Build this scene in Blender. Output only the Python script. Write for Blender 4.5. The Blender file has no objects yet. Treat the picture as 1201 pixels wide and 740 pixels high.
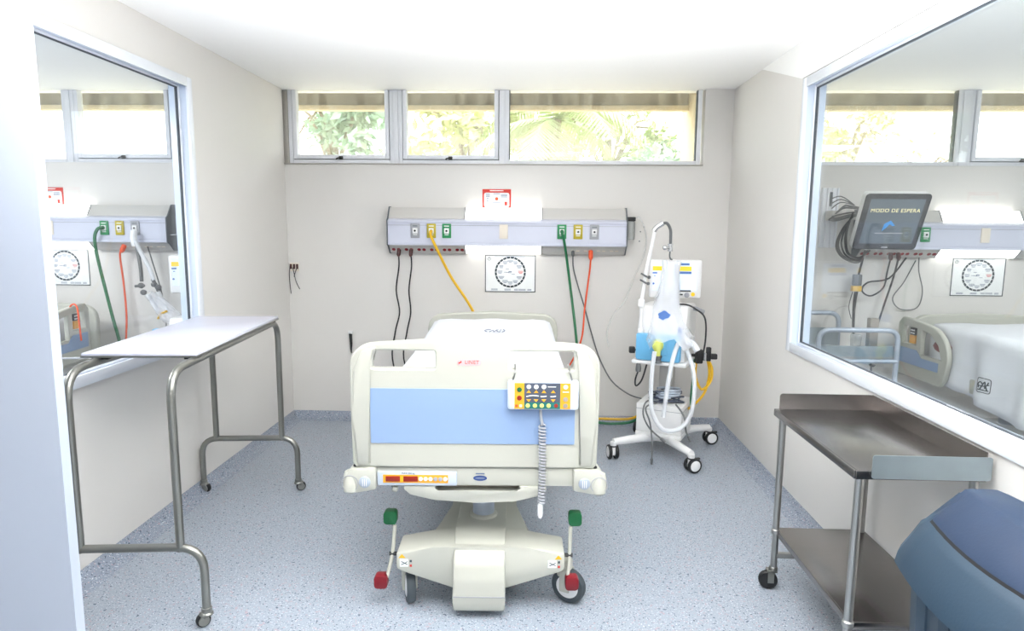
import bpy, bmesh, math, random
from mathutils import Vector, Matrix, Euler
R = math.radians
random.seed(7)
sc = bpy.context.scene
col = sc.collection

# ------------------------------------------------------------------ camera, sky, lights, exposure
cam = bpy.data.cameras.new('camera'); camo = bpy.data.objects.new('camera', cam); col.objects.link(camo)
PITCH, YAW, ROLL, FPX = R(7.73), R(2.146), R(0.439), 768.0
M_ = Matrix.Rotation(YAW, 4, 'Z') @ Matrix.Rotation(math.pi/2 - PITCH, 4, 'X') @ Matrix.Rotation(ROLL, 4, 'Z')
camo.matrix_world = Matrix.Translation((0, 0, 1.5)) @ M_
cam.sensor_fit = 'HORIZONTAL'; cam.sensor_width = 36.0; cam.lens = FPX/1201*36.0; cam.clip_start = 0.02
sc.camera = camo
w = bpy.data.worlds.new('overcast_sky'); sc.world = w; w.use_nodes = True
bg = w.node_tree.nodes['Background']; bg.inputs[0].default_value = (0.93, 0.97, 1.0, 1); bg.inputs[1].default_value = 5.5

def area(name, loc, rot, sx, sy, power, color=(1, 1, 1)):
    l = bpy.data.lights.new(name, 'AREA'); l.shape = 'RECTANGLE'; l.size = sx; l.size_y = sy
    l.energy = power; l.color = color
    o = bpy.data.objects.new(name, l); col.objects.link(o); o.location = loc; o.rotation_euler = rot
    return o
area('bounced_flash', (0.12, 0.65, 0.45), (R(180 - 17), 0, 0), 0.8, 0.8, 150, (1.0, 0.99, 0.97)).data.spread = R(98)
area('ceiling_lamp', (0.0, 0.9, 2.47), (0, 0, 0), 1.2, 0.6, 9, (0.95, 0.98, 1.0))
area('ceiling_lamp', (-0.2, -0.7, 2.47), (0, 0, 0), 1.2, 0.6, 22, (0.9, 0.96, 1.0))
area('ceiling_lamp', (-3.6, 2.4, 2.47), (0, 0, 0), 1.2, 0.6, 75, (0.98, 0.99, 1.0))
area('ceiling_lamp', (3.2, 1.7, 2.47), (0, 0, 0), 1.2, 0.6, 92, (0.95, 0.98, 1.0))
vs = sc.view_settings
vs.view_transform = 'Standard'; vs.look = 'None'; vs.gamma = 1.0; vs.use_curve_mapping = False; vs.exposure = 0.2
sc.cycles.max_bounces = 12; sc.cycles.transparent_max_bounces = 24

# ------------------------------------------------------------------ materials
def lin(c):
    return tuple(((v/255)/12.92 if v/255 <= 0.04045 else ((v/255 + 0.055)/1.055)**2.4) for v in c) + (1.0,)
MATS = {}
def mat(name, rgb, rough=0.5, metal=0.0, var=0.04, scale=9.0, bump=0.0, bscale=60, emit=0.0, coat=0.0, trans=0.0):
    m = bpy.data.materials.new(name); m.use_nodes = True
    nt = m.node_tree; p = nt.nodes['Principled BSDF']; c = lin(rgb)
    p.inputs['Roughness'].default_value = rough; p.inputs['Metallic'].default_value = metal
    p.inputs['Coat Weight'].default_value = coat
    tc = nt.nodes.new('ShaderNodeTexCoord')
    n = nt.nodes.new('ShaderNodeTexNoise'); n.inputs['Scale'].default_value = scale; n.inputs['Detail'].default_value = 4
    nt.links.new(tc.outputs['Object'], n.inputs['Vector'])
    mx = nt.nodes.new('ShaderNodeMix'); mx.data_type = 'RGBA'
    mx.inputs[6].default_value = tuple(v*(1 - var) for v in c[:3]) + (1,)
    mx.inputs[7].default_value = tuple(min(1, v*(1 + var)) for v in c[:3]) + (1,)
    nt.links.new(n.outputs['Fac'], mx.inputs[0]); nt.links.new(mx.outputs[2], p.inputs['Base Color'])
    if emit:
        p.inputs['Emission Color'].default_value = c; p.inputs['Emission Strength'].default_value = emit
    if bump:
        n2 = nt.nodes.new('ShaderNodeTexNoise'); n2.inputs['Scale'].default_value = bscale; n2.inputs['Detail'].default_value = 3
        nt.links.new(tc.outputs['Object'], n2.inputs['Vector'])
        b = nt.nodes.new('ShaderNodeBump'); b.inputs['Strength'].default_value = bump; b.inputs['Distance'].default_value = 0.003
        nt.links.new(n2.outputs['Fac'], b.inputs['Height']); nt.links.new(b.outputs[0], p.inputs['Normal'])
    if trans:
        out = nt.nodes['Material Output']; t = nt.nodes.new('ShaderNodeBsdfTransparent'); ms = nt.nodes.new('ShaderNodeMixShader')
        ms.inputs[0].default_value = trans
        nt.links.new(p.outputs[0], ms.inputs[1]); nt.links.new(t.outputs[0], ms.inputs[2]); nt.links.new(ms.outputs[0], out.inputs['Surface'])
    MATS[name] = m
    return m

def glass(name, tint, haze, hazecol=(1, 1, 1), streak=False):
    m = bpy.data.materials.new(name); m.use_nodes = True; nt = m.node_tree; nt.nodes.remove(nt.nodes['Principled BSDF'])
    out = nt.nodes['Material Output']; L = nt.links.new
    t = nt.nodes.new('ShaderNodeBsdfTransparent'); t.inputs[0].default_value = tint + (1,)
    g = nt.nodes.new('ShaderNodeBsdfGlossy'); g.inputs['Roughness'].default_value = 0.01
    lw = nt.nodes.new('ShaderNodeLayerWeight')
    pw = nt.nodes.new('ShaderNodeMath'); pw.operation = 'POWER'; pw.inputs[1].default_value = 5.0
    L(lw.outputs['Facing'], pw.inputs[0])
    ma = nt.nodes.new('ShaderNodeMath'); ma.operation = 'MULTIPLY_ADD'; ma.inputs[1].default_value = 0.9; ma.inputs[2].default_value = 0.03
    L(pw.outputs[0], ma.inputs[0])
    m1 = nt.nodes.new('ShaderNodeMixShader'); L(ma.outputs[0], m1.inputs[0]); L(t.outputs[0], m1.inputs[1]); L(g.outputs[0], m1.inputs[2])
    d = nt.nodes.new('ShaderNodeBsdfTranslucent'); d.inputs[0].default_value = hazecol + (1,)
    m2 = nt.nodes.new('ShaderNodeMixShader'); m2.inputs[0].default_value = haze
    if streak:
        tc = nt.nodes.new('ShaderNodeTexCoord'); mp = nt.nodes.new('ShaderNodeMapping'); mp.inputs['Scale'].default_value = (9, 9, 2.2)
        n = nt.nodes.new('ShaderNodeTexNoise'); n.inputs['Scale'].default_value = 1.6; n.inputs['Detail'].default_value = 5
        mr = nt.nodes.new('ShaderNodeMapRange'); mr.inputs[1].default_value = 0.35; mr.inputs[2].default_value = 0.75
        mr.inputs[3].default_value = haze*0.5; mr.inputs[4].default_value = haze*1.8
        L(tc.outputs['Object'], mp.inputs[0]); L(mp.outputs[0], n.inputs['Vector']); L(n.outputs['Fac'], mr.inputs[0]); L(mr.outputs[0], m2.inputs[0])
    L(m1.outputs[0], m2.inputs[1]); L(d.outputs[0], m2.inputs[2]); L(m2.outputs[0], out.inputs['Surface'])
    return m

m_wall = mat('painted_wall', (223, 220, 216), 0.55, var=0.025, scale=1.6, bump=0.06, bscale=40)
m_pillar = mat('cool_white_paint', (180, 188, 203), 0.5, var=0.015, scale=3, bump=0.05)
m_ceil = mat('ceiling_white', (250, 250, 249), 0.7, var=0.008, scale=2)
m_trim = mat('white_gloss_trim', (236, 240, 247), 0.25, var=0.01)
m_jamb = mat('pale_blue_trim', (206, 216, 232), 0.3, var=0.02)
m_seal = mat('dark_seal', (72, 78, 86), 0.6)
m_gap = mat('black_gap', (12, 14, 18), 0.8)
m_alu = mat('anodised_aluminium', (238, 240, 246), 0.42, 0.0, 0.05, 6)
m_alugrey = mat('weathered_aluminium', (176, 172, 166), 0.5, 0.3, 0.14, 5)
m_latch = mat('dark_latch', (62, 62, 60), 0.4, 0.6)
m_cream = mat('bed_cream_plastic', (184, 184, 174), 0.38, var=0.012, scale=3)
m_blue = mat('bed_blue_panel', (136, 160, 196), 0.35, var=0.015, scale=2)
m_white = mat('white_plastic', (236, 236, 236), 0.35, var=0.012)
m_sheet = mat('white_sheet', (224, 226, 232), 0.85, var=0.012, scale=6, bump=0.35, bscale=22)
m_hw = mat('headwall_panel', (206, 209, 224), 0.35, 0.0, 0.012, 3)
m_hwgrey = mat('headwall_cover', (203, 201, 198), 0.45, 0.15, 0.03, 4)
m_hwdark = mat('headwall_end_cap', (92, 98, 104), 0.5)
m_lamp = mat('lamp_lens', (255, 253, 248), 0.5, emit=2.6)
m_green = mat('outlet_green', (38, 138, 84), 0.45)
m_yel = mat('outlet_yellow', (184, 166, 36), 0.45)
m_grey = mat('outlet_grey', (160, 162, 168), 0.45)
m_red = mat('socket_red', (140, 18, 34), 0.45)
m_beige = mat('switch_beige', (232, 222, 208), 0.5)
m_plug = mat('plug_brown', (76, 38, 38), 0.5)
m_black = mat('black_rubber', (24, 25, 27), 0.5)
m_cord = mat('black_cord', (34, 35, 38), 0.5)
m_gcord = mat('grey_cord', (98, 100, 102), 0.5)
m_hyel = mat('yellow_hose', (224, 176, 24), 0.45)
m_hgrn = mat('green_hose', (16, 104, 62), 0.45)
m_hor = mat('orange_cord', (232, 84, 34), 0.45)
m_steel = mat('brushed_steel', (166, 166, 164), 0.33, 0.92, 0.10, 14)
m_steel_warm = mat('worn_steel_sheet', (146, 142, 140), 0.27, 1.0, 0.14, 5, bump=0.08, bscale=20)
m_steel_dull = mat('dull_steel_panel', (150, 162, 168), 0.45, 0.75, 0.12, 11)
m_tube = mat('stained_steel_tube', (142, 142, 137), 0.32, 0.85, 0.13, 12)
m_board = mat('white_laminate', (198, 199, 213), 0.25, var=0.012)
m_tire = mat('grey_tyre', (64, 72, 78), 0.6)
m_col = mat('lift_column_grey', (170, 180, 194), 0.35, 0.2)
m_pgreen = mat('pedal_green', (8, 92, 50), 0.45)
m_pred = mat('pedal_red', (118, 14, 28), 0.45)
m_orange = mat('keypad_orange', (232, 162, 36), 0.45)
m_slate = mat('keypad_slate', (74, 82, 98), 0.45)
m_teal = mat('keypad_teal', (14, 104, 100), 0.45)
m_disp = mat('red_display', (140, 30, 16), 0.3)
m_pale = mat('pale_blue_plastic', (214, 224, 238), 0.35)
m_pales = mat('pale_strip', (188, 198, 212), 0.4)
m_paper = mat('white_paper', (240, 242, 242), 0.7)
m_ink = mat('dark_ink', (46, 58, 66), 0.7)
m_inkb = mat('blue_grey_ink', (104, 118, 146), 0.7)
m_inkr = mat('red_ink', (206, 60, 50), 0.7)
m_pinkish = mat('pale_pink_label', (216, 176, 178), 0.6)
m_navy = mat('navy_badge', (36, 62, 122), 0.45)
m_bin = mat('bin_blue_grey', (34, 55, 73), 0.5, var=0.05, scale=5, bump=0.08, bscale=150)
m_flap = mat('bin_flap_blue', (26, 45, 72), 0.45, var=0.05, scale=5, bump=0.08, bscale=150)
m_blueb = mat('humidifier_blue', (104, 172, 214), 0.4, var=0.06, scale=12)
m_tubew = mat('translucent_tube', (240, 243, 248), 0.35, trans=0.38)
m_film = mat('clear_film', (240, 242, 250), 0.25, var=0.05, scale=20, bump=0.6, bscale=26, trans=0.7)
m_clear = mat('clear_tubing', (246, 247, 245), 0.6, trans=0.8)
m_jar = mat('jar_plastic', (220, 224, 224), 0.2, trans=0.6)
m_ybulb = mat('yellow_green_cap', (222, 228, 120), 0.45)
m_silver = mat('chrome', (205, 206, 208), 0.2, 0.9)
m_screen = mat('screen_white', (214, 226, 244), 0.3, emit=0.35)
m_scry = mat('screen_yellow', (236, 196, 50), 0.3, emit=0.3)
m_scrb = mat('screen_blue', (78, 112, 172), 0.3, emit=0.2)
m_monscr = mat('monitor_screen', (84, 96, 106), 0.18, emit=0.25)
m_monframe = mat('monitor_bezel', (26, 33, 38), 0.35)
m_text = mat('screen_text', (232, 222, 170), 0.4, emit=0.5)
m_bluelogo = mat('screen_logo_blue', (40, 130, 196), 0.4, emit=0.4)
m_concrete = mat('stained_concrete', (122, 110, 92), 0.85, var=0.25, scale=3.5)
m_lip = mat('cream_soffit', (226, 206, 168), 0.8, var=0.08)
m_leafa = mat('leaf_green', (172, 190, 128), 0.6, var=0.3, scale=3)
m_leafb = mat('leaf_yellow_green', (205, 208, 150), 0.6, var=0.3, scale=3)
m_leafc = mat('leaf_blue_green', (160, 186, 160), 0.6, var=0.3, scale=3)
m_bark = mat('bark', (140, 126, 104), 0.85, var=0.2)
m_earth = mat('dry_ground', (176, 168, 150), 0.9, var=0.1)
m_brownbox = mat('grey_brown_carton', (150, 142, 132), 0.7, var=0.1)
m_winglass = glass('dusty_window_glass', (0.97, 0.985, 0.97), 0.10, (0.95, 0.95, 0.88), True)
m_glass = glass('partition_glass', (0.965, 0.98, 0.975), 0.012)

def floor_mat():
    m = mat('speckled_vinyl', (152, 161, 173), 0.34, var=0.03, scale=1.2)
    nt = m.node_tree; L = nt.links.new; p = nt.nodes['Principled BSDF']
    src = p.inputs['Base Color'].links[0].from_socket
    tc = nt.nodes.new('ShaderNodeTexCoord')
    cur = src
    for sc_, thr, soft, c, seed in ((115, 0.655, 0.02, (58, 72, 88), 0), (95, 0.66, 0.03, (168, 150, 158), 3.7), (150, 0.64, 0.03, (204, 211, 219), 8.1), (60, 0.69, 0.02, (74, 90, 108), 5.3)):
        mp = nt.nodes.new('ShaderNodeMapping'); mp.inputs['Location'].default_value = (seed, seed*2, seed)
        L(tc.outputs['Object'], mp.inputs[0])
        n = nt.nodes.new('ShaderNodeTexNoise'); n.inputs['Scale'].default_value = sc_; n.inputs['Detail'].default_value = 1.0
        L(mp.outputs[0], n.inputs['Vector'])
        mr = nt.nodes.new('ShaderNodeMapRange'); mr.inputs[1].default_value = thr; mr.inputs[2].default_value = thr + soft
        L(n.outputs['Fac'], mr.inputs[0])
        mx = nt.nodes.new('ShaderNodeMix'); mx.data_type = 'RGBA'; mx.inputs[7].default_value = lin(c)
        L(mr.outputs[0], mx.inputs[0]); L(cur, mx.inputs[6]); cur = mx.outputs[2]
    L(cur, p.inputs['Base Color'])
    return m
m_floor = floor_mat()
m_cove = m_floor.copy(); m_cove.name = 'speckled_vinyl_cove'
for n in m_cove.node_tree.nodes:
    if n.type == 'MIX' and not n.inputs[6].is_linked:
        n.inputs[6].default_value = lin((134, 143, 158)); n.inputs[7].default_value = lin((142, 151, 166))

# ------------------------------------------------------------------ mesh helpers
def catmull(pts, n):
    pts = [Vector(p) for p in pts]
    if n <= 1 or len(pts) < 3: return pts
    out = []
    for i in range(len(pts) - 1):
        p0 = pts[max(i-1, 0)]; p1 = pts[i]; p2 = pts[i+1]; p3 = pts[min(i+2, len(pts)-1)]
        for k in range(n):
            t = k/n
            out.append(0.5*((2*p1) + (p2-p0)*t + (2*p0-5*p1+4*p2-p3)*t*t + (3*p1-p0-3*p2+p3)*t**3))
    out.append(pts[-1]); return out

def fillet(pts, r, n=5):
    pts = [Vector(p) for p in pts]; out = [pts[0]]
    for i in range(1, len(pts) - 1):
        a, b, c = pts[i-1], pts[i], pts[i+1]
        da = (a-b); dc = (c-b); q = min(r, da.length*0.48, dc.length*0.48)
        p0 = b + da.normalized()*q; p2 = b + dc.normalized()*q
        for k in range(n + 1):
            t = k/n; out.append(p0*(1-t)**2 + b*2*t*(1-t) + p2*t*t)
    out.append(pts[-1]); return out

def rr(x0, y0, x1, y1, r, n=4):
    o = []
    for cx, cy, a0 in ((x1-r, y1-r, 0), (x0+r, y1-r, 90), (x0+r, y0+r, 180), (x1-r, y0+r, 270)):
        for k in range(n + 1):
            a = R(a0 + 90*k/n); o.append((cx + r*math.cos(a), cy + r*math.sin(a)))
    return o
def disc(cx, cy, r, n=20, ry=None):
    return [(cx + r*math.cos(2*math.pi*k/n), cy + (ry or r)*math.sin(2*math.pi*k/n)) for k in range(n)]

ROOTM = {}
def root_of(o):
    while o.parent: o = o.parent
    return o

class MB:
    def __init__(s): s.bm = bmesh.new()
    def box(s, c, d, bev=0.0, seg=2, rot=None):
        v = bmesh.ops.create_cube(s.bm, size=1.0)['verts']
        T = Matrix.Translation(c) @ (rot.to_matrix().to_4x4() if rot else Matrix.Identity(4)) @ Matrix.Diagonal((d[0], d[1], d[2], 1))
        bmesh.ops.transform(s.bm, matrix=T, verts=v)
        if bev:
            e = list({e for q in v for e in q.link_edges})
            bmesh.ops.bevel(s.bm, geom=e, offset=min(bev, min(d)*0.49), segments=seg, affect='EDGES', profile=0.5, clamp_overlap=True)
        return s
    def b2(s, x0, x1, y0, y1, z0, z1, bev=0.0, seg=2):
        return s.box(((x0+x1)/2, (y0+y1)/2, (z0+z1)/2), (abs(x1-x0), abs(y1-y0), abs(z1-z0)), bev, seg)
    def loft(s, loops, cap=True, closed=True):
        L = [[s.bm.verts.new(p) for p in lp] for lp in loops]; n = len(L[0])
        for a, b in zip(L, L[1:]):
            for k in range(n if closed else n-1):
                j = (k+1) % n
                s.bm.faces.new((a[k], a[j], b[j], b[k]))
        if cap and closed:
            s.bm.faces.new(list(reversed(L[0]))); s.bm.faces.new(L[-1])
        return s
    def tube(s, pts, r, seg=10, sub=0, cap=True):
        P = catmull(pts, sub) if sub else [Vector(p) for p in pts]
        n = len(P); loops = []; up = None
        for i in range(n):
            t = (P[min(i+1, n-1)] - P[max(i-1, 0)]).normalized()
            if up is None:
                up = Vector((0, 0, 1)) if abs(t.z) < 0.9 else Vector((1, 0, 0))
            a = t.cross(up)
            if a.length < 1e-6: a = t.orthogonal()
            a.normalize(); b = a.cross(t).normalized(); up = b
            rad = r if not isinstance(r, (list, tuple)) else r[0] + (r[-1]-r[0])*i/(n-1)
            loops.append([P[i] + a*math.cos(2*math.pi*k/seg)*rad + b*math.sin(2*math.pi*k/seg)*rad for k in range(seg)])
        return s.loft(loops, cap)
    def cyl(s, p0, p1, r, r1=None, seg=20):
        return s.tube([p0, p1], [r, r if r1 is None else r1], seg)
    def lathe(s, prof, o, axis=(0, 0, 1), seg=24):
        ax = Vector(axis).normalized(); a = ax.orthogonal().normalized(); b = ax.cross(a); o = Vector(o)
        return s.loft([[o + ax*h + (a*math.cos(2*math.pi*k/seg) + b*math.sin(2*math.pi*k/seg))*max(r, 1e-4) for k in range(seg)] for r, h in prof])
    def prism(s, poly, axis, a0, a1, bev=0.0, seg=2):
        f = {'x': lambda p, a: (a, p[0], p[1]), 'y': lambda p, a: (p[0], a, p[1]), 'z': lambda p, a: (p[0], p[1], a)}[axis]
        A = [s.bm.verts.new(f(p, a0)) for p in poly]; B = [s.bm.verts.new(f(p, a1)) for p in poly]; n = len(poly)
        fs = [s.bm.faces.new(A), s.bm.faces.new(list(reversed(B)))]
        for k in range(n):
            j = (k+1) % n; fs.append(s.bm.faces.new((A[j], A[k], B[k], B[j])))
        if bev:
            e = list({e for f_ in fs for e in f_.edges})
            bmesh.ops.bevel(s.bm, geom=e, offset=bev, segments=seg, affect='EDGES', profile=0.5, clamp_overlap=True)
        return s
    def plate(s, outlines, depth, bev=0.0, T=None):
        cu = bpy.data.curves.new('tmp', 'CURVE'); cu.dimensions = '2D'; cu.fill_mode = 'BOTH'
        cu.extrude = max(depth/2 - bev, 1e-4); cu.bevel_depth = bev; cu.bevel_resolution = 2; cu.offset = -bev
        for o in outlines:
            sp = cu.splines.new('POLY'); sp.points.add(len(o) - 1); sp.use_cyclic_u = True
            for q, p in zip(o, sp.points): p.co = (q[0], q[1], 0, 1)
        ob = bpy.data.objects.new('tmp', cu); me = bpy.data.meshes.new_from_object(ob)
        if T is not None: me.transform(T)
        s.bm.from_mesh(me); bpy.data.meshes.remove(me); bpy.data.objects.remove(ob); bpy.data.curves.remove(cu)
        return s
    def text(s, body, size, T, depth=0.0008, align='CENTER'):
        cu = bpy.data.curves.new('tmp', 'FONT'); cu.body = body; cu.size = size; cu.align_x = align; cu.align_y = 'CENTER'; cu.extrude = depth/2
        cu.resolution_u = 3; cu.space_character = 1.08
        ob = bpy.data.objects.new('tmp', cu); me = bpy.data.meshes.new_from_object(ob); me.transform(T)
        s.bm.from_mesh(me); bpy.data.meshes.remove(me); bpy.data.objects.remove(ob); bpy.data.curves.remove(cu)
        return s
    def ball(s, c, r, sc_=(1, 1, 1), sub=2):
        v = bmesh.ops.create_icosphere(s.bm, subdivisions=sub, radius=r)['verts']
        bmesh.ops.transform(s.bm, matrix=Matrix.Translation(c) @ Matrix.Diagonal((*sc_, 1)), verts=v); return s
    def xf(s, T):
        bmesh.ops.transform(s.bm, matrix=T, verts=s.bm.verts[:]); return s
    def build(s, name, m, parent=None, label=None, world=False, smooth=38):
        bmesh.ops.recalc_face_normals(s.bm, faces=s.bm.faces[:])
        if world and parent: bmesh.ops.transform(s.bm, matrix=ROOTM[root_of(parent)].inverted(), verts=s.bm.verts[:])
        me = bpy.data.meshes.new(name); s.bm.to_mesh(me); s.bm.free()
        if smooth:
            me.shade_smooth(); me.set_sharp_from_angle(angle=R(smooth))
        me.materials.append(m)
        o = bpy.data.objects.new(name, me); col.objects.link(o)
        if parent: o.parent = parent
        if label: o['label'] = label
        return o

def tag(o, label=None, cat=None, group=None, kind=None):
    if label: o['label'] = label
    if cat: o['category'] = cat
    if group: o['group'] = group
    if kind: o['kind'] = kind
    return o
def thing(name, label, cat, loc=(0, 0, 0), rz=0.0, group=None):
    o = bpy.data.objects.new(name, None); col.objects.link(o); o.empty_display_size = 0.1
    o.location = loc; o.rotation_euler = (0, 0, R(rz))
    ROOTM[o] = Matrix.Translation(loc) @ Matrix.Rotation(R(rz), 4, 'Z')
    return tag(o, label, cat, group)
def structure(o, label=None): return tag(o, label, None, None, 'structure')
def copy_tree(o, parent=None, skip=()):
    c = o.copy(); col.objects.link(c)
    if parent: c.parent = parent
    for ch in list(o.children):
        if ch.name.split('.')[0] not in skip: copy_tree(ch, c, skip)
    return c
FRONT = Matrix.Rotation(R(90), 4, 'X')      # a plate drawn in x,y stands up and faces the camera side (-y)
def fr(x, y, z): return Matrix.Translation((x, y, z)) @ FRONT

# ------------------------------------------------------------------ the setting
D, XL, XR, ZC = 4.93, -1.893, 1.404, 2.49
TW = 0.10
XL2, XR2 = -5.2, 4.9
WZ = 1.957
structure(MB().b2(XL2, XR2, -1.6, 5.08, -0.08, 0).build('floor', m_floor, smooth=0), 'pale blue speckled vinyl floor')
structure(MB().b2(XL2, XR2, -1.6, D+0.15, ZC, ZC+0.12).build('ceiling', m_ceil, smooth=0), 'plain bright white ceiling')
bw = MB().b2(XL2, XR2, D, D+0.15, 0, WZ)
for a, b in ((XL2, -4.75), (-2.735, -1.914), (1.20, 1.56)): bw.b2(a, b, D, D+0.15, WZ, ZC)
structure(bw.build('wall_back', m_wall, smooth=0), 'off white back wall below the strip windows')
LW = (1.82, 3.615, 0.825, 2.28)     # left glazed opening  (y0, y1, z0, z1)
RW = (0.6, 3.655, 0.832, 2.285)     # right glazed opening
def side_wall(name, x0, x1, y0, O, label):
    m = MB().b2(x0, x1, y0, D, 0, O[2]).b2(x0, x1, y0, D, O[3], ZC).b2(x0, x1, O[1], D, O[2], O[3]).b2(x0, x1, y0, O[0], O[2], O[3])
    return structure(m.build(name, m_wall, smooth=0), label)
side_wall('wall_left', XL-TW, XL, 1.72, LW, 'off white partition wall with a glazed opening on the left')
side_wall('wall_right', XR, XR+TW, -1.5, RW, 'off white partition wall with a long glazed opening on the right')
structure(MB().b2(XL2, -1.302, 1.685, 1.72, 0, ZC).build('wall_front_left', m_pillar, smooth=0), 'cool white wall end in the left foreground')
structure(MB().b2(XL2, XR2, -1.6, -1.5, 0, ZC).build('wall_front', m_wall, smooth=0))
structure(MB().b2(XL2-0.1, XL2, -1.6, D+.15, 0, ZC).build('wall_west', m_wall, smooth=0))
structure(MB().b2(XR2, XR2+0.1, -1.6, D+.15, 0, ZC).build('wall_east', m_wall, smooth=0))
# coved vinyl skirting
cove = [(0, 0), (0.085, 0), (0.06, 0.005), (0.036, 0.016), (0.018, 0.034), (0.006, 0.058), (0, 0.06)]
structure(MB().prism([(D-a, z) for a, z in cove], 'x', XL, XR).build('baseboard_back', m_cove), 'speckled coved vinyl skirting along the back wall')
structure(MB().prism([(XL+a, z) for a, z in cove], 'y', 1.72, D-0.001).build('baseboard_left', m_cove), 'speckled coved vinyl skirting along the left wall')
structure(MB().prism([(XR-a, z) for a, z in cove], 'y', -1.5, D-0.001).build('baseboard_right', m_cove), 'speckled coved vinyl skirting along the right wall')
structure(MB().prism([(D-a, z) for a, z in cove], 'x', XL2, XL-TW).build('baseboard_back_left', m_cove))
structure(MB().prism([(D-a, z) for a, z in cove], 'x', XR+TW, XR2).build('baseboard_back_right', m_cove))
# blown-out light over the right glazing, shaped as a thin white panel
structure(MB().prism([(4.34, ZC), (3.68, 2.292), (-1.5, 2.292), (-1.5, ZC)], 'x', XR-0.006, XR).build('glare_panel', m_ceil, smooth=0), 'white panel standing in for glare above the right glazing')

def glazing(n, xin, xout, O, label):
    y0, y1, z0, z1 = O; s = 1 if xin > xout else -1          # s points into the middle room
    r = structure(bpy.data.objects.new('window_%d' % n, None), label); col.objects.link(r)
    m = MB(); cw = 0.05; f0 = xin; f1 = xin + s*0.012         # casing proud of the wall
    def frame(m, a0, a1, yo0, yo1, zo0, zo1, wdt):
        m.b2(a0, a1, yo1-wdt, yo1, zo0, zo1, 0.003); m.b2(a0, a1, yo0, yo0+wdt, zo0, zo1, 0.003)
        m.b2(a0, a1, yo0+wdt, yo1-wdt, zo0, zo0+wdt, 0.003); m.b2(a0, a1, yo0+wdt, yo1-wdt, zo1-wdt, zo1, 0.003)
    frame(m, f0, f1, y0, y1, z0, z1, cw); m.build('casing', m_trim, r)
    m = MB(); frame(m, xout, xin, y0, y1, z0, z1, cw*0.8); m.build('jamb', m_jamb, r)
    xm = (xin + xout)/2
    m = MB(); frame(m, xm-0.014, xm+0.014, y0+cw*.8, y1-cw*.8, z0+cw*.8, z1-cw*.8, 0.012); m.build('glazing_bead', m_trim, r)
    m = MB(); frame(m, xm-0.008, xm+0.008, y0+cw*.8+.012, y1-cw*.8-.012, z0+cw*.8+.012, z1-cw*.8-.012, 0.004); m.build('seal', m_seal, r)
    MB().b2(xm-0.003, xm+0.003, y0+0.056, y1-0.056, z0+0.056, z1-0.056).build('pane', m_glass, r, 'clear partition glass', smooth=0)
glazing(1, XL, XL-TW, LW, 'glazed partition window on the left wall')
glazing(2, XR, XR+TW, RW, 'long glazed partition window on the right wall')

def sash(n, x0, x1, label, openable=True):
    """strip window bay against the back wall, running up to the ceiling"""
    r = structure(bpy.data.objects.new('window_%d' % n, None), label); col.objects.link(r)
    y0, y1 = D+0.03, D+0.085; z0 = WZ
    m = MB(); m.b2(x0, x0+0.03, y0, y1, z0, ZC, 0.003); m.b2(x1-0.03, x1, y0, y1, z0, ZC, 0.003); m.b2(x0+.03, x1-.03, y0, y1, z0, z0+0.03, 0.003)
    m.build('window_frame', m_alu, r)
    if openable:
        g = 0.005; a, b = x0+0.03+g, x1-0.03-g; zz = z0+0.03+g
        m = MB(); ys = y0-0.008
        m.b2(a, a+0.03, ys, y1, zz, ZC, 0.004); m.b2(b-0.03, b, ys, y1, zz, ZC, 0.004); m.b2(a+.03, b-.03, ys, y1, zz, zz+0.03, 0.004)
        s = m.build('sash_frame', m_alu, r)
        m = MB(); m.b2(x0+.03, a, y0+.02, y1, z0+.03, ZC); m.b2(b, x1-.03, y0+.02, y1, z0+.03, ZC); m.b2(a, b, y0+.02, y1, z0+.03, zz)
        m.build('seal', m_gap, r, smooth=0)
        MB().b2(a+.03, b-.03, y0+.03, y0+.036, zz+.03, ZC).build('pane', m_winglass, r, 'dusty glass', smooth=0)
        xm = (a+b)/2; m = MB().box((xm, ys-0.008, zz+0.008), (0.03, 0.016, 0.022), 0.004)
        m.tube([(xm, ys-.014, zz+.01), (xm-0.028, ys-.02, zz+.002), (xm-0.034, ys-.02, zz-.006)], 0.005, 8)
        m.build('latch', m_latch, r, 'dark latch')
    else:
        MB().b2(x0+.03, x1-.03, y0+.03, y0+.036, z0+.03, ZC).build('pane', m_winglass, r, 'dusty glass', smooth=0)
        m = MB(); m.b2(x0+.03, x0+.036, y0+.01, y1, z0+.03, ZC); m.b2(x1-.036, x1-.03, y0+.01, y1, z0+.03, ZC); m.build('seal', m_seal, r, smooth=0)
sash(3, -1.865, -1.075, 'left opening strip window of the middle room')
sash(4, -1.040, -0.262, 'second opening strip window of the middle room')
sash(5, -0.248, 1.185, 'wide fixed strip window of the middle room', False)
structure(MB().b2(-1.914, -1.865, D+.02, D+.09, WZ, ZC, .003).build('trim_2', m_alugrey), 'weathered end post of the strip window')
structure(MB().b2(-.262, -.248, D+.03, D+.085, WZ, ZC).build('trim_7', m_alu), 'thin joint between the second and the wide strip window')
structure(MB().b2(-1.075, -1.040, D+.022, D+.09, WZ, ZC, .003).build('trim_3', m_alu), 'mullion between strip windows')
structure(MB().b2(-1.914, 1.20, D-0.012, D+.03, WZ-0.008, WZ, .002).build('trim_4', m_alugrey), 'thin worn sill under the strip windows')
sash(6, -3.525, -2.735, 'opening strip window of the left room')
sash(7, -4.70, -3.56, 'fixed strip window of the left room', False)
structure(MB().b2(-3.56, -3.525, D+.022, D+.09, WZ, ZC, .003).build('trim_5', m_alu))
sash(8, 1.57, 3.03, 'fixed strip window of the right room', False)
sash(9, 3.085, 3.87, 'opening strip window of the right room')
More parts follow.
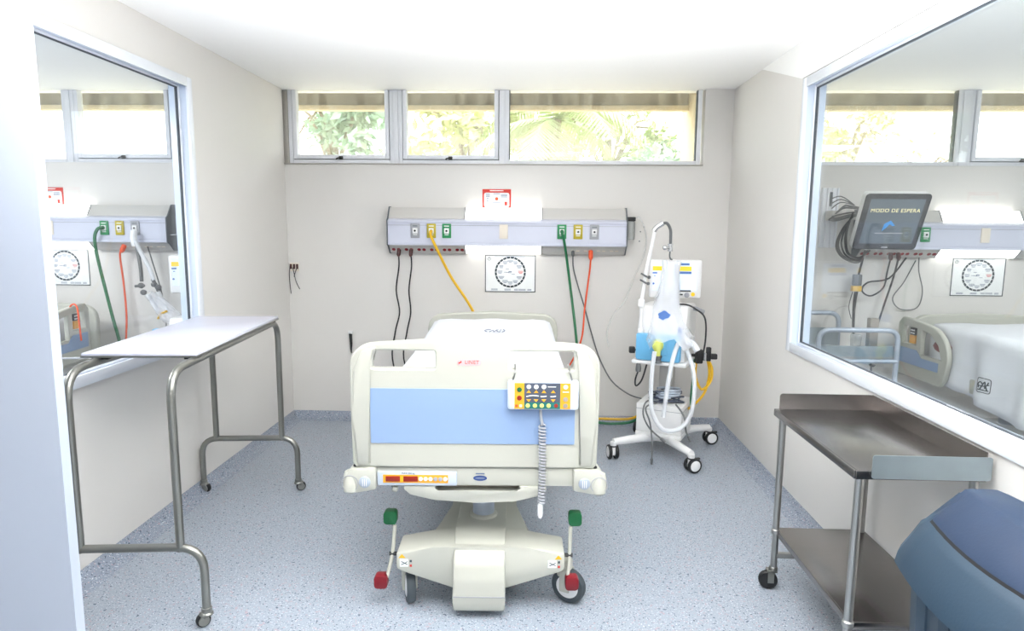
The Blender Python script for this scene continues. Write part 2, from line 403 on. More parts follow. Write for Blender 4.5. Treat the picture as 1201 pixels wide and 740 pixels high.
sash(10, 3.88, 4.85, 'second fixed strip window of the right room', False)
structure(MB().b2(3.03, 3.085, D+.022, D+.09, WZ, ZC, .003).build('trim_6', m_alu))

# ------------------------------------------------------------------ outside the windows
o = thing('roof_overhang', 'stained brown concrete fascia with a cream lip outside the strip windows', 'overhang', (0, 5.55, 2.44))
MB().b2(-7, 7, 0, 0.06, 0.045, 0.9).build('fascia', m_concrete, o, smooth=0)
MB().b2(-7, 7, -7.2, 0.18, 0.9, 1.05).build('roof_slab', m_concrete, o, smooth=0)
MB().b2(-7, 7, -0.012, 0.065, 0.005, 0.045, .004).build('lip', m_lip, o, 'cream painted lip')
o = MB().b2(1.215, 1.40, 5.085, 5.80, -0.5, 3.3, .004).build('wall_fin', m_lip); tag(o, 'cream concrete fin outside the right end of the wide window', 'wall fin')
structure(MB().b2(-40, 40, -12, 60, -0.6, -0.5).build('ground', m_earth, smooth=0), 'ground outside')

def leafy(name, label, x, y, h, crown, n, lm, seed, size=0.16, group=None, lean=0.0):
    rnd = random.Random(seed)
    r = thing(name, label, 'tree', (x, y, -0.5), 0, group)
    m = MB(); zc = crown[3]
    m.tube([(0, 0, 0), (lean*.4, 0.05, zc*.5), (lean, 0, zc)], [0.11, 0.06], 8, 4)
    for k in range(6):
        a = k*1.05 + rnd.random(); q = 0.7
        m.tube([(lean*.8, 0, zc*.75), (lean+math.cos(a)*crown[0]*q*.5, math.sin(a)*crown[1]*q*.5, zc+.1), (lean+math.cos(a)*crown[0]*q, math.sin(a)*crown[1]*q, zc+crown[2]*.4*rnd.uniform(-.6, 1))], [0.04, 0.012], 6, 3)
    m.build('trunk', m_bark, r)
    vs_, fs_ = [], []
    blobs = [(Vector((lean+rnd.uniform(-.75, .75)*crown[0], rnd.uniform(-.75, .75)*crown[1], zc+rnd.uniform(-.7, .8)*crown[2])), rnd.uniform(.22, .42)*crown[0]) for _ in range(13)]
    for k in range(n):
        c, br = blobs[rnd.randrange(len(blobs))]
        d = Vector((rnd.gauss(0, 1), rnd.gauss(0, 1), rnd.gauss(0, .8))).normalized()*br*rnd.random()**.5
        p = c + d; a = Vector((rnd.gauss(0, 1), rnd.gauss(0, 1), rnd.gauss(-.4, .7))).normalized(); b = a.orthogonal().normalized()
        b = (Matrix.Rotation(rnd.random()*6.28, 3, a) @ b); s_ = size*rnd.uniform(.6, 1.3); q = len(vs_)
        nrm = a.cross(b)
        vs_ += [p, p+a*s_*.5+b*s_*.22+nrm*s_*.05, p+a*s_, p+a*s_*.5-b*s_*.22+nrm*s_*.05]; fs_.append((q, q+1, q+2, q+3))
    me = bpy.data.meshes.new('foliage'); me.from_pydata(vs_, [], fs_); me.materials.append(lm)
    f = bpy.data.objects.new('foliage', me); col.objects.link(f); f.parent = r; f['kind'] = 'stuff'
def palm(label, x, y, h, seed, lm, nf=13, fl=1.5, lean=0.3):
    rnd = random.Random(seed)
    r = thing('palm_tree', label, 'tree', (x, y, -0.5))
    MB().tube([(0, 0, 0), (lean*.3, 0, h*.5), (lean, 0, h)], [0.13, 0.08], 8, 4).build('trunk', m_bark, r)
    for k in range(nf):
        a = 6.283*k/nf + rnd.uniform(-.2, .2); el = rnd.uniform(-.1, .9); d = Vector((math.cos(a), math.sin(a), 0))
        pts = [Vector((lean, 0, h)) + d*fl*t*(1-.12*t) + Vector((0, 0, fl*(el*t - (0.55+.45*el)*t*t))) for t in [i/9 for i in range(10)]]
        vs_, fs_ = [], []
        side = d.cross(Vector((0, 0, 1)))
        for i in range(1, 10):
            for u in range(3):
                p = pts[i-1].lerp(pts[i], u/3); tdir = (pts[i]-pts[i-1]).normalized()
                ln = fl*.34*math.sin(math.pi*min(1, (i+.5+u/3)/11))
                for sg in (-1, 1):
                    tip = p + (side*sg*.75 + tdir*.55 + Vector((0, 0, -.35)))*ln; q = len(vs_)
                    vs_ += [p, p+tdir*.05, tip]; fs_.append((q, q+1, q+2))
        me = bpy.data.meshes.new('frond'); me.from_pydata(vs_, [], fs_); me.materials.append(lm)
        f = bpy.data.objects.new('frond', me); col.objects.link(f); f.parent = r
leafy('leafy_tree', 'blue green drooping tree seen through the left opening window', -3.15, 10.2, 4, (0.95, 0.8, 0.75, 3.55), 1500, m_leafc, 3, .2)
leafy('leafy_tree', 'yellow green leafy tree seen through the second opening window', -0.95, 9.6, 4, (1.15, 0.9, 0.85, 3.3), 1300, m_leafb, 4, .2)
leafy('leafy_tree', 'tall green leafy tree behind the middle of the wide window', 1.2, 11.6, 4, (1.35, 0.9, 1.2, 3.6), 2400, m_leafa, 5, .2)
palm('palm with drooping fronds at the left of the wide window', -0.05, 8.3, 3.3, 8, m_leafa, 14, 1.35, 0.25)
leafy('leaning_tree', 'slim leaning tree with sparse pale leaves left in the wide window', -0.55, 9.9, 4, (0.7, 0.6, 0.8, 3.2), 500, m_leafb, 9, .2, None, 0.6)
leafy('leafy_tree', 'low blue green shrubby tree at the right of the wide window', 2.25, 10.6, 4, (0.8, 0.8, 0.7, 2.75), 900, m_leafc, 6, .2)
leafy('leafy_tree', 'pale leafy tree seen through the right glazing', 4.55, 10.2, 4, (0.95, 0.8, 0.9, 3.3), 700, m_leafb, 11, .2)
leafy('bare_tree', 'thin nearly bare tree seen through the right glazing', 7.0, 12.4, 4, (0.9, 0.6, 0.8, 3.1), 60, m_leafb, 12, .15)

# ------------------------------------------------------------------ headwall unit
def headwall(label, group):
    r = thing('headwall_unit', label, 'headwall unit', (-0.225, D, 1.30), 0, group)
    x0, x1, l0, l1 = -0.868, 0.868, -0.305, 0.255
    def P(pts): return [(-d, z) for d, z in pts]
    MB().prism(P([(0, .06), (.115, .06), (.14, .075), (.14, .235), (.115, .252), (0, .252)]), 'x', x0, x1).build('body', m_hw, r)
    m = MB()
    for z in (.208, .084): m.b2(x0, x1, -.1435, -.139, z-.0012, z+.0012)
    m.b2(x0, x1, -.146, -.139, .222, .238, .002); m.b2(x0, x1, -.146, -.139, .060, .078, .002)
    m.build('rail', m_hw, r)
    MB().b2(x0, x1, -.1412, -.1395, .2035, .2065).build('groove', m_grey, r, smooth=0)
    top = P([(0, .2525), (.112, .2525), (.112, .258), (.062, .335), (0, .335)]); bot = P([(0, .0), (.055, .0), (.112, .056), (.112, .0595), (0, .0595)])
    for a, b in ((x0, l0-.004), (l1+.004, x1)):
        MB().prism(top, 'x', a, b, .002).build('top_cover', m_hwgrey, r, 'grey sloping cover')
        bc = MB().prism(bot, 'x', a, b, .002).build('bottom_cover', m_hwgrey, r, 'grey sloping underside')
        if a < 0:
            for k in range(6):
                for q in (0, 1):
                    x = -0.838 + k*0.0945 + q*0.037
                    nrm = Vector((0, -.70, -.71)); c = Vector((x, -.084, .028))
                    MB().lathe([(.001, .0005), (.010, .0005), (.0135, .002), (.0135, .004), (.009, .004), (.008, .0022), (.001, .002)], c, nrm, 14).build('red_socket', m_red, bc, 'red socket')
        else:
            for k in range(4):
                for q in (0, 1):
                    x = 0.487 + k*0.0945 + q*0.036; c = Vector((x, -.084, .028))
                    MB().box(c + Vector((0, -.0015, -.0015)), (.026, .004, .008), .001, 1, Euler((R(45), 0, 0))).build('cream_socket', m_beige, bc, 'cream slotted socket')
    MB().prism(top, 'x', l0, l1).build('upper_lamp_lens', m_lamp, r, 'lit upper lamp lens')
    MB().prism(bot, 'x', l0, l1).build('lower_lamp_lens', m_lamp, r, 'lit lower lamp lens')
    for x in (l0-.002, l1+.002):
        MB().prism(P([(0, .253), (.114, .253), (.114, .262), (.064, .338), (0, .338)]), 'x', x-.003, x+.003).build('lamp_divider', m_hwdark, r, 'dark divider')
        MB().prism(P([(0, -.003), (.056, -.003), (.114, .055), (.114, .0595), (0, .0595)]), 'x', x-.003, x+.003).build('lamp_divider', m_hwdark, r, 'dark divider')
    for x in (x0-.004, x1+.004):
        MB().prism(P([(0, -.004), (.058, -.004), (.118, .052), (.148, .062), (.148, .24), (.118, .262), (.066, .341), (0, .341)]), 'x', x-.004, x+.004, .001).build('end_cap', m_hwdark, r, 'dark grey end cap')
    for x, mm, nm in ((-.666, m_grey, 'grey'), (-.547, m_yel, 'yellow'), (-.435, m_green, 'green'), (.402, m_green, 'green'), (.519, m_yel, 'yellow'), (.636, m_grey, 'grey')):
        g = MB().box((x, -.145, .165), (.066, .010, .104), .004).build('gas_outlet', mm, r, nm + ' gas outlet plate')
        m = MB().box((x, -.153, .165), (.036, .010, .040), .004); m.box((x, -.151, .137), (.03, .004, .006), .001, 1); m.build('outlet_valve', m_white, g, 'white outlet valve')
        MB().lathe([(.001, 0), (.0075, 0), (.0075, .003), (.001, .003)], (x, -.1575, .165), (0, -1, 0), 12).build('outlet_port', m_black, g, 'dark port')
        MB().b2(x-.018, x+.018, -.1515, -.1495, .197, .203).build('outlet_mark', m_hwdark if mm is m_grey else m_paper, g, smooth=0)
    MB().box((-.02, -.144, .163), (.062, .008, .103), .003).build('switch_plate', m_beige, r, 'beige blank switch plate')
    return r
G = 'headwall units of the three bays'
hw = headwall('long lavender headwall unit on the back wall above the centre bed', G)
h2 = copy_tree(hw); h2.location.x -= 3.39; tag(h2, 'headwall unit seen through the left glazing', group=G); h2.location.z += 0.003
h3 = copy_tree(hw); h3.location.x += 3.41; tag(h3, 'headwall unit behind the standby monitor seen through the right glazing', group=G)

# charts and posters ------------------------------------------------
def chart(x, z, label):
    r = thing('turning_chart', label, 'chart', (x, D-0.0005, z), 0, 'round clock charts under the headwalls'); W, H = .381, .278
    MB().b2(-W/2, W/2, -.003, 0, -H/2, H/2).build('paper', m_paper, r, smooth=0)
    m = MB(); t = .006
    for a, b, c, d in ((-W/2, W/2, H/2-t, H/2), (-W/2, W/2, -H/2, -H/2+t), (-W/2, -W/2+t, -H/2, H/2), (W/2-t, W/2, -H/2, H/2)): m.b2(a, b, -.0045, -.003, c, d)
    m.build('border', m_ink, r, 'dark printed border', smooth=0)
    m = MB()
    for k in range(24):
        a0, a1 = R(15*k+1), R(15*k+14); ro, ri = .117, .103
        m.prism([(ri*math.cos(a0), .012+ri*math.sin(a0)), (ro*math.cos(a0), .012+ro*math.sin(a0)), (ro*math.cos(a1), .012+ro*math.sin(a1)), (ri*math.cos(a1), .012+ri*math.sin(a1))], 'y', -.0042, -.003)
    m.build('clock_ring', m_ink, r, 'dark segmented ring', smooth=0)
    m = MB(); mr = MB()
    rnd = random.Random(2)
    for k in range(12):
        a = R(90 - 30*k); cx, cz = .078*math.cos(a), .012+.082*math.sin(a); mm = mr if k == 3 else m
        for j in range(3):
            wd = rnd.uniform(.030, .044) if j != 2 else .024
            mm.b2(cx-wd/2, cx+wd/2, -.0036, -.003, cz+.006-j*.008, cz+.0095-j*.008)
    for k in range(7):
        a = rnd.random()*6.28; q = rnd.random()*.035; m.b2(q*math.cos(a)-.012, q*math.cos(a)+.012, -.0036, -.003, .012+q*math.sin(a), .015+q*math.sin(a))
    for cx, wd in ((-.12, .05), (-.02, .048), (.045, .03), (.09, .052), (.145, .03)):
        for j in range(2): m.b2(cx-wd/2, cx+wd/2, -.0036, -.003, -.118-j*.007, -.1145-j*.007)
    m.b2(-.12, .11, -.0036, -.003, .126, .129)
    m.build('printing', m_inkb, r, 'blue grey small print', smooth=0)['kind'] = 'stuff'; mr.build('red_printing', m_inkr, r, 'red small print', smooth=0)
    em = MB(); em.loft([[(-.16 + q*math.cos(a), yy, .112 + q*math.sin(a)) for a in [6.283*k/18 for k in range(18)]] for q, yy in ((.014, -.003), (.014, -.0042), (.011, -.0042), (.011, -.003))], False)
    em.b2(-.1615, -.1585, -.0042, -.003, .104, .122); em.b2(-.166, -.154, -.0042, -.003, .114, .1165); em.build('emblem', m_ink, r, smooth=0)
chart(-.200, 1.148, 'round clock chart with dark border on the back wall above the centre bed')
chart(-3.64, 1.163, 'round clock chart partly hidden by the left foreground wall')
chart(3.233, 1.158, 'round clock chart seen through the right glazing above the draped bed')
def poster(x, z, label):
    r = thing('red_notice', label, 'notice', (x, D-0.0005, z), 0, 'red bordered notices above the headwalls'); W, H = .212, .138
    MB().b2(-W/2, W/2, -.003, 0, -H/2, H/2).build('sheet', m_inkr, r, 'red border sheet', smooth=0)
    MB().plate([rr(-W/2+.012, -H/2+.006, W/2-.012, H/2-.026, .016)], .001, 0, fr(0, -.0035, 0)).build('white_field', m_paper, r, 'white field', smooth=0)
    m = MB()
    for cx, cz, wd, n in ((-.066, .03, .03, 3), (.055, .028, .048, 3), (0, -.032, .06, 1), (.0, .034, .05, 1), (-.068, .0, .014, 4)):
        for j in range(n): m.b2(cx-wd/2, cx+wd/2, -.0046, -.004, cz-j*.009, cz+.004-j*.009)
    m.build('printing', m_inkb, r, smooth=0)['kind'] = 'stuff'
    m = MB().b2(.058, .078, -.0046, -.004, -.05, -.022); m.b2(-.05, .05, -.0046, -.004, .0515, .055); m.build('red_mark', m_inkr, r, smooth=0)
    MB().plate([disc(0, -.002, .012, 14)], .0006, 0, fr(0, -.0043, 0)).build('emblem', m_hor, r, smooth=0)
    MB().b2(-.05, .05, -.0046, -.0032, .055, .061).build('title', m_paper, r, smooth=0)
poster(-.305, 1.705, 'small red bordered notice on the wall above the centre headwall lamp')
poster(-3.715, 1.70, 'red bordered notice partly hidden by the left foreground wall')

# ------------------------------------------------------------------ cords and hoses
def cord(name, label, pts, r, m, plug=None, cat='cord', seg=8, sub=6, group=None):
    rt = thing(name, label, cat, pts[0], 0, group)
    MB().tube(pts, r, seg, sub).build('hose' if 'hose' in name or 'tub' in name else 'cable', m, rt, world=True)
    if plug:
        p0, p1, pr, pm, pl_ = plug
        MB().lathe([(pr*.6, 0), (pr, .006), (pr, (Vector(p1)-Vector(p0)).length*.75), (pr*.5, (Vector(p1)-Vector(p0)).length)], p0, Vector(p1)-Vector(p0), 14).build('plug', pm, rt, pl_, world=True)
    return rt
cord('power_cord', 'leftmost black power cord hanging from a red socket of the centre headwall', [(-1.024, 4.82, 1.30), (-1.03, 4.86, 1.2), (-1.062, 4.9, 1.018), (-1.04, 4.905, .85), (-1.075, 4.905, .7), (-1.10, 4.9, .49), (-1.03, 4.9, .25), (-.9, 4.86, .06), (-.6, 4.8, .012)], .0055, m_cord, ((-1.023, 4.845, 1.328), (-1.026, 4.826, 1.275), .015, m_plug, 'brown plug'))
cord('power_cord', 'second black power cord from the left under the centre headwall', [(-.933, 4.82, 1.30), (-.935, 4.86, 1.2), (-.965, 4.9, 1.018), (-.955, 4.905, .85), (-.985, 4.905, .7), (-1.012, 4.9, .49), (-.93, 4.9, .25), (-.8, 4.86, .06), (-.55, 4.84, .012)], .0055, m_cord, ((-.933, 4.845, 1.328), (-.935, 4.826, 1.275), .015, m_plug, 'brown plug'))
cord('gas_hose', 'yellow hose from the left yellow outlet running behind the centre bed', [(-.772, 4.755, 1.465), (-.768, 4.735, 1.43), (-.72, 4.75, 1.32), (-.629, 4.80, 1.125), (-.476, 4.78, .895), (-.35, 4.72, .62), (-.15, 4.72, .3), (.15, 4.74, .10), (.5, 4.76, .085), (.72, 4.735, .10), (.80, 4.66, .2)], .010, m_hyel, ((-.772, 4.785, 1.465), (-.772, 4.74, 1.452), .013, m_hyel, None), 'hose')
cord('gas_hose', 'dark green hose from the right green outlet running down behind the bed', [(.177, 4.755, 1.472), (.181, 4.735, 1.44), (.197, 4.75, 1.38), (.242, 4.82, 1.103), (.292, 4.72, .71), (.32, 4.70, .4), (.38, 4.72, .12), (.5, 4.74, .058), (.70, 4.715, .075), (.78, 4.64, .16)], .010, m_hgrn, ((.177, 4.785, 1.472), (.179, 4.74, 1.458), .013, m_hgrn, None), 'hose')
cord('power_cord', 'orange power cord hanging from the centre headwall on the right', [(.393, 4.82, 1.29), (.392, 4.86, 1.2), (.383, 4.88, 1.1), (.358, 4.84, .9), (.333, 4.76, .685), (.25, 4.72, .5), (.1, 4.70, .3), (-.05, 4.72, .05), (-.1, 4.74, .012)], .0065, m_hor, ((.393, 4.845, 1.332), (.393, 4.824, 1.262), .0165, m_hor, 'orange plug'))
cord('power_cord', 'thin grey cord from the centre headwall to the ventilator', [(.263, 4.84, 1.31), (.27, 4.87, 1.2), (.31, 4.9, 1.06), (.35, 4.9, .938), (.42, 4.89, .7), (.48, 4.87, .521), (.56, 4.76, .38), (.66, 4.58, .325), (.745, 4.42, .33)], .005, m_gcord, ((.262, 4.845, 1.328), (.264, 4.835, 1.285), .012, m_gcord, 'grey plug'))
cord('suction_tubing', 'loop of thin clear tubing hanging from the bracket right of the headwall', [(.70, 4.85, 1.56), (.745, 4.87, 1.57), (.80, 4.9, 1.45), (.79, 4.905, 1.3), (.72, 4.91, 1.12), (.66, 4.91, .95), (.58, 4.91, .85), (.535, 4.91, .72), (.55, 4.91, .6)], .006, m_clear, None, 'tubing')
r = thing('suction_jar', 'small clear jar with black cap bracketed to the right end of the headwall', 'jar', (.672, 4.93, 1.41))
MB().b2(-.04, -.028, -.08, 0, .11, .165, .002).build('bracket', m_hwgrey, r)
MB().box((.008, -.07, .15), (.066, .06, .032), .006).build('cap', m_black, r, 'black cap')
MB().lathe([(.026, 0), (.03, .006), (.03, .134)], (.004, -.07, 0), (0, 0, 1), 16).build('jar', m_jar, r, 'clear jar')
m = MB(); m.tube(fillet([(-.026, -.10, .13), (-.026, -.10, .002), (.034, -.10, .002), (.034, -.10, .13)], .01), .002, 6); m.build('wire_holder', m_hwdark, r)
m = MB()
for x, z in ((.09, .06), (.085, -.01), (.115, .095)): m.ball((x, -.012, z), .005)
m.build('wall_clip', m_hwdark, r)

r = thing('wall_junction', 'small open wall junction with loose black wires in the left back corner', 'wall socket', (-1.845, D, 1.18))
m = MB(); m.b2(-.034, .034, -.012, 0, -.03, .034, .003); m.build('box_plate', m_beige, r)
for dx in (-.024, .0, .024): MB().b2(dx-.008, dx+.008, -.018, -.011, -.012, .026, .002).build('terminal', m_plug, r, 'dark terminal')
for pts in ([(-.03, -.016, .01), (-.036, -.02, -.05), (-.034, -.02, -.13), (-.028, -.02, -.2)], [(-.01, -.016, .0), (.004, -.022, -.06), (.015, -.022, -.11), (.04, -.02, -.165)], [(.022, -.016, .0), (.006, -.022, -.05), (.0, -.022, -.07)]):
    MB().tube(pts, .003, 6, 5).build('wire', m_cord, r)
r = thing('cord_end', 'short black tapered cord end in a white clip left of the centre bed', 'cord', (-1.425, D, .60))
MB().box((0, -.012, .085), (.034, .024, .02), .003).build('clip', m_white, r, 'white clip')
MB().tube([(0, -.014, .078), (.003, -.014, .0), (.002, -.014, -.04), (.004, -.014, -.075)], [.013, .004], 8, 3).build('cable', m_black, r)

# ------------------------------------------------------------------ centre bed
BED = (-.225, 2.378, 0); BRZ = 2.0
bed = thing('hospital_bed', 'cream hospital bed with blue footboard panel in the middle of the room', 'bed', BED, BRZ)
outer = []
def arc(cx, cz, rx, rz, a0, a1, n=8): return [(cx + rx*math.cos(R(a0 + (a1-a0)*k/n)), cz + rz*math.sin(R(a0 + (a1-a0)*k/n))) for k in range(n + 1)]
outer = [(-.445, .600), (.445, .600), (.458, .615), (.462, .80)] + arc(.372, .99, .090, .082, 0, 80) + [(.22, 1.083), (0, 1.088), (-.22, 1.083)] + arc(-.372, .99, .090, .082, 100, 180) + [(-.462, .80), (-.458, .615)]
fb = MB().plate([outer, rr(-.381, .978, -.146, 1.046, .008), rr(.127, .978, .367, 1.046, .008)], .046, .007, fr(0, 0, 0)).build('footboard', m_cream, bed)
for s in (-1, 1):
    pts = [(s*.440, .612), (s*.452, .80), (s*.448, .97), (s*.415, 1.045), (s*.36, 1.062), (s*.39, 1.0), (s*.39, .612)]
    MB().prism(pts, 'y', -.033, .028, .008).build('side_post', m_cream, fb)
MB().plate([rr(-.388, .695, .372, .905, .004)], .006, .001, fr(0, -.024, 0)).build('blue_panel', m_blue, fb, 'light blue inset panel')
MB().plate([rr(-.065, .992, .025, 1.016, .010)], .0012, 0, fr(0, -.0234, 0)).build('badge', m_pinkish, fb, 'pale badge')
m = MB().text('LINET', .019, fr(-.010, -.0243, 1.004)); m.prism([(-.058, .998), (-.047, 1.004), (-.05, 1.012), (-.053, 1.006), (-.06, 1.004)], 'y', -.0247, -.0237)
m.build('badge_lettering', m_inkr, fb, 'red lettering', smooth=0)
# lower cross bar with control strip
cb = MB().b2(-.40, .40, -.012, .05, .525, .597, .006).build('cross_bar', m_cream, bed)
cs = MB().box((-.217, -.018, .556), (.30, .014, .054), .004).build('control_strip', m_pales, bed, 'pale control strip')
MB().b2(-.345, -.10, -.0265, -.0245, .541, .572).build('orange_plate', m_orange, cs, 'orange plate', smooth=0)
for a in (-.335, -.268): MB().b2(a, a+.054, -.0285, -.026, .546, .567, .001).build('red_display', m_disp, cs, 'dark red display')
MB().b2(-.279, -.2705, -.028, -.026, .549, .565).build('indicator', m_hyel, cs, smooth=0)
for k in range(6):
    x = -.203 + k*.0185; MB().lathe([(.001, 0), (.008, 0), (.008, .002), (.006, .003), (.001, .003)], (x, -.0262, .5565), (0, -1, 0), 12).build('button', m_white if k not in (3, 4) else m_grey, cs, 'round button')
m = MB().text('MAX 250 kg', .009, fr(-.25, -.0255, .5775), .0006); m.build('strip_lettering', m_ink, cs, smooth=0)
MB().plate([disc(.02, .556, .026, 24, .0105)], .0014, 0, fr(0, -.0125, 0)).build('oval_badge', m_navy, cb, 'navy oval badge', smooth=0)
MB().plate([disc(.02, .5565, .019, 18, .0035)], .0008, 0, fr(0, -.0134, 0)).build('badge_line', m_inkb, cb, smooth=0)
MB().b2(.003, .037, -.0128, -.0118, .571, .576).build('badge_caption', m_inkb, cb, smooth=0)
for s in (-1, 1):
    q = MB(); pts = [(s*.37, .515), (s*.45, .50), (s*.465, .51), (s*.492, .555), (s*.47, .592), (s*.40, .602), (s*.37, .598)]
    q.prism(pts, 'y', -.035, .07, .008); cblk = q.build('bumper_corner', m_cream, bed)
    MB().lathe([(.012, -.045), (.026, -.038), (.030, -.02), (.030, .02), (.026, .038), (.012, .045)], (s*.468, -.012, .540), (0, .25, 1), 20).build('corner_bumper', m_cream, cblk, 'rounded corner bumper')
    MB().tube([(s*.468 + .031*math.cos(a), -.0358, .540 + .031*math.sin(a)) for a in [6.2832*k/20 for k in range(20)]] + [(s*.468 + .031, -.0358, .540)], .0016, 6).build('bumper_seam', m_grey, cblk, 'grey seam')
    MB().lathe([(.001, 0), (.022, 0), (.022, .004), (.018, .007), (.001, .007)], (s*.412, -.034, .546), (0, -1, 0), 20).build('round_cap', m_col, cblk, 'round grey cap')
    m = MB()
    for dx in (-.007, 0, .007): m.b2(s*.412+dx-.001, s*.412+dx+.001, -.0425, -.0405, .532, .56)
    m.build('cap_ridge', m_white, cblk, smooth=0)
    MB().lathe([(.001, 0), (.011, 0), (.011, .003), (.001, .003)], (s*.452, 0.005, .597), (s*.3, -.25, 1), 14).build('pole_hole', m_black, cblk, 'dark pole socket')
# crescent cover below
tp = [(-.268, .527), (-.15, .527), (-.145, .503), (.165, .503), (.17, .527), (.268, .527), (.272, .512), (.255, .490), (.15, .468), (0, .461), (-.15, .468), (-.245, .490), (-.27, .512)]
MB().prism(tp, 'y', -.02, .09, .006).build('lower_cover', m_cream, bed, 'crescent shaped lower cover')
m = MB(); m.b2(-.15, .17, .03, .05, .503, .53)  # strip behind the notch, the gap's shade put into its brown colour
m.build('recess_shade_strip', m_brownbox, bed, 'brown strip standing in for shade in the recess', smooth=0)
MB().lathe([(.004, -.012), (.012, -.008), (.012, .008), (.004, .012)], (-.305, .0, .507), (1, .1, -.3), 12).build('release_hook', m_cream, bed)
# platform, columns, base
MB().b2(-.42, .42, .06, 2.0, .565, .625, .012).build('bed_frame', m_cream, bed)
MB().b2(-.40, .40, .10, 1.98, .626, .655, .008).build('mattress_platform', m_pale, bed)
for y in (.24, 1.65):
    c = MB().cyl((.022, y, .295), (.022, y, .43), .045, None, 28).build('lift_column', m_col, bed, 'grey lift column')
    MB().cyl((.022, y, .43), (.022, y, .566), .039, None, 28).build('column_inner', m_col, c)
    MB().lathe([(.058, 0), (.056, .008), (.048, .014), (.046, .014)], (.022, y, .298), (0, 0, 1), 28).build('column_collar', m_cream, c)
base = MB()
prof = [(-.045, .032), (-.052, .070), (-.054, .10), (-.050, .160), (-.036, .215), (-.005, .258), (.05, .284), (.12, .296), (.20, .298), (1.80, .298), (1.86, .20), (1.86, .09), (.25, .07), (.05, .03)]
base.prism(prof, 'x', -.083, .117, .010)
bs = base.build('base_cover', m_cream, bed)
MB().prism([(-.20, .10), (.235, .10), (.15, .42), (.15, 1.6), (-.115, 1.6), (-.115, .42)], 'z', .10, .255, .012).build('base_shoulder', m_cream, bs)
MB().prism([(-.0555, .096), (-.0555, .0995), (-.03, .0995), (-.03, .096)], 'x', -.084, .118).build('base_seam', m_grey, bs, smooth=0)
for y0, sgn in ((.0, 1), (1.78, 1)):
    wing = [(-.305, .248), (-.307, .182), (-.29, .170), (-.08, .098), (.11, .098), (.33, .170), (.347, .182), (.347, .248), (.20, .272), (-.16, .272)]
    wg = MB().prism(wing, 'y', y0, y0+.15, .010).build('base_wing', m_cream, bed, 'castor wing of the base')
    if y0 == 0:
        for x in (-.283, .323):
            MB().prism([(x-.014, .226), (x+.014, .226), (x, .242)], 'y', -.0012, 0).build('warning_triangle', m_hyel, wg, 'yellow warning sticker', smooth=0)
        for x in (-.272, .302):
            MB().plate([rr(x-.02, .190, x+.014, .222, .002)], .001, 0, fr(0, -.0006, 0)).build('pedal_sticker', m_paper, wg, smooth=0)
            m = MB().tube([(x-.014, -.0014, .212), (x, -.0014, .205), (x+.01, -.0014, .212)], .0015, 6); m.tube([(x-.014, -.0014, .199), (x, -.0014, .205), (x+.01, -.0014, .2)], .0015, 6); m.build('sticker_print', m_ink, wg, smooth=0)
            MB().b2(x+.019, x+.027, -.0012, 0, .209, .218).build('sticker_square', m_ink, wg, smooth=0)
            MB().b2(x+.019, x+.027, -.0012, 0, .190, .199).build('sticker_square', m_inkr, wg, smooth=0)
def bedwheel(x, y, yaw):
    T = Matrix.Translation((x, y, .071)) @ Matrix.Rotation(R(yaw), 4, 'Z')
    wh = MB().lathe([(.052, -.017), (.066, -.017), (.0705, -.010), (.0705, .010), (.066, .017), (.052, .017)], (0, 0, 0), (1, 0, 0), 32).xf(T).build('castor_tyre', m_tire, bed, 'dark grey tyre')
    m = MB().lathe([(.001, .019), (.040, .019), (.054, .015), (.054, -.015), (.040, -.019), (.001, -.019)], (0, 0, 0), (1, 0, 0), 28).xf(T); m.build('hub_cover', m_white, wh, 'white hub cover')
    m = MB().b2(-.026, .026, -.01, .045, .035, .11, .012); m.b2(-.030, -.020, -.012, .03, -.02, .07, .004); m.b2(.020, .030, -.012, .03, -.02, .07, .004); m.xf(T).build('castor_fork', m_cream, wh)
bedwheel(-.268, .085, 16); bedwheel(.372, .085, 62); bedwheel(-.27, 1.85, 5); bedwheel(.33, 1.85, 5)
for s, px in ((-1, -.330), (1, .370)):
    y = .055; dx = .015*(-1 if s < 0 else -.5)
    rod = MB().tube([(px-dx*.5, y+.02, .325), (px, y, .215), (px+dx*1.2, y-.03, .13)], .0075, 10, 3)
    rod = rod.build('pedal_rod', m_cream, bed)
    MB().cyl((px-s*.02, y, .215), (px+s*.012, y, .215), .008).build('pedal_pivot', m_black, rod)
    for zz, mm, nm, yy, ox, ln in ((.352, m_pgreen, 'green pedal', y+.03, -.5*dx, 1), (.118, m_pred, 'red pedal', y-.035, 1.4*dx, -1)):
        sgn = s if zz < .2 else (-1 if s < 0 else 1)
        cx = px + ox + (sgn*.018)
        pts = rr(cx-.026, zz-.024, cx+.026, zz+.026, .014)
        MB().prism([(a, b + (.004 if b > zz else 0)) for a, b in pts], 'y', yy-.018, yy+.022, .009).build('brake_pedal', mm, rod, nm)
# headboard
hbo = [(-.43, .60), (.43, .60), (.445, .80)] + arc(.33, .82, .11, .09, 10, 85) + [(0, .927)] + arc(-.33, .82, .11, .09, 95, 170) + [(-.445, .80)]
MB().plate([hbo], .045, .012, fr(0, 2.06, 0)).build('headboard', m_cream, bed)
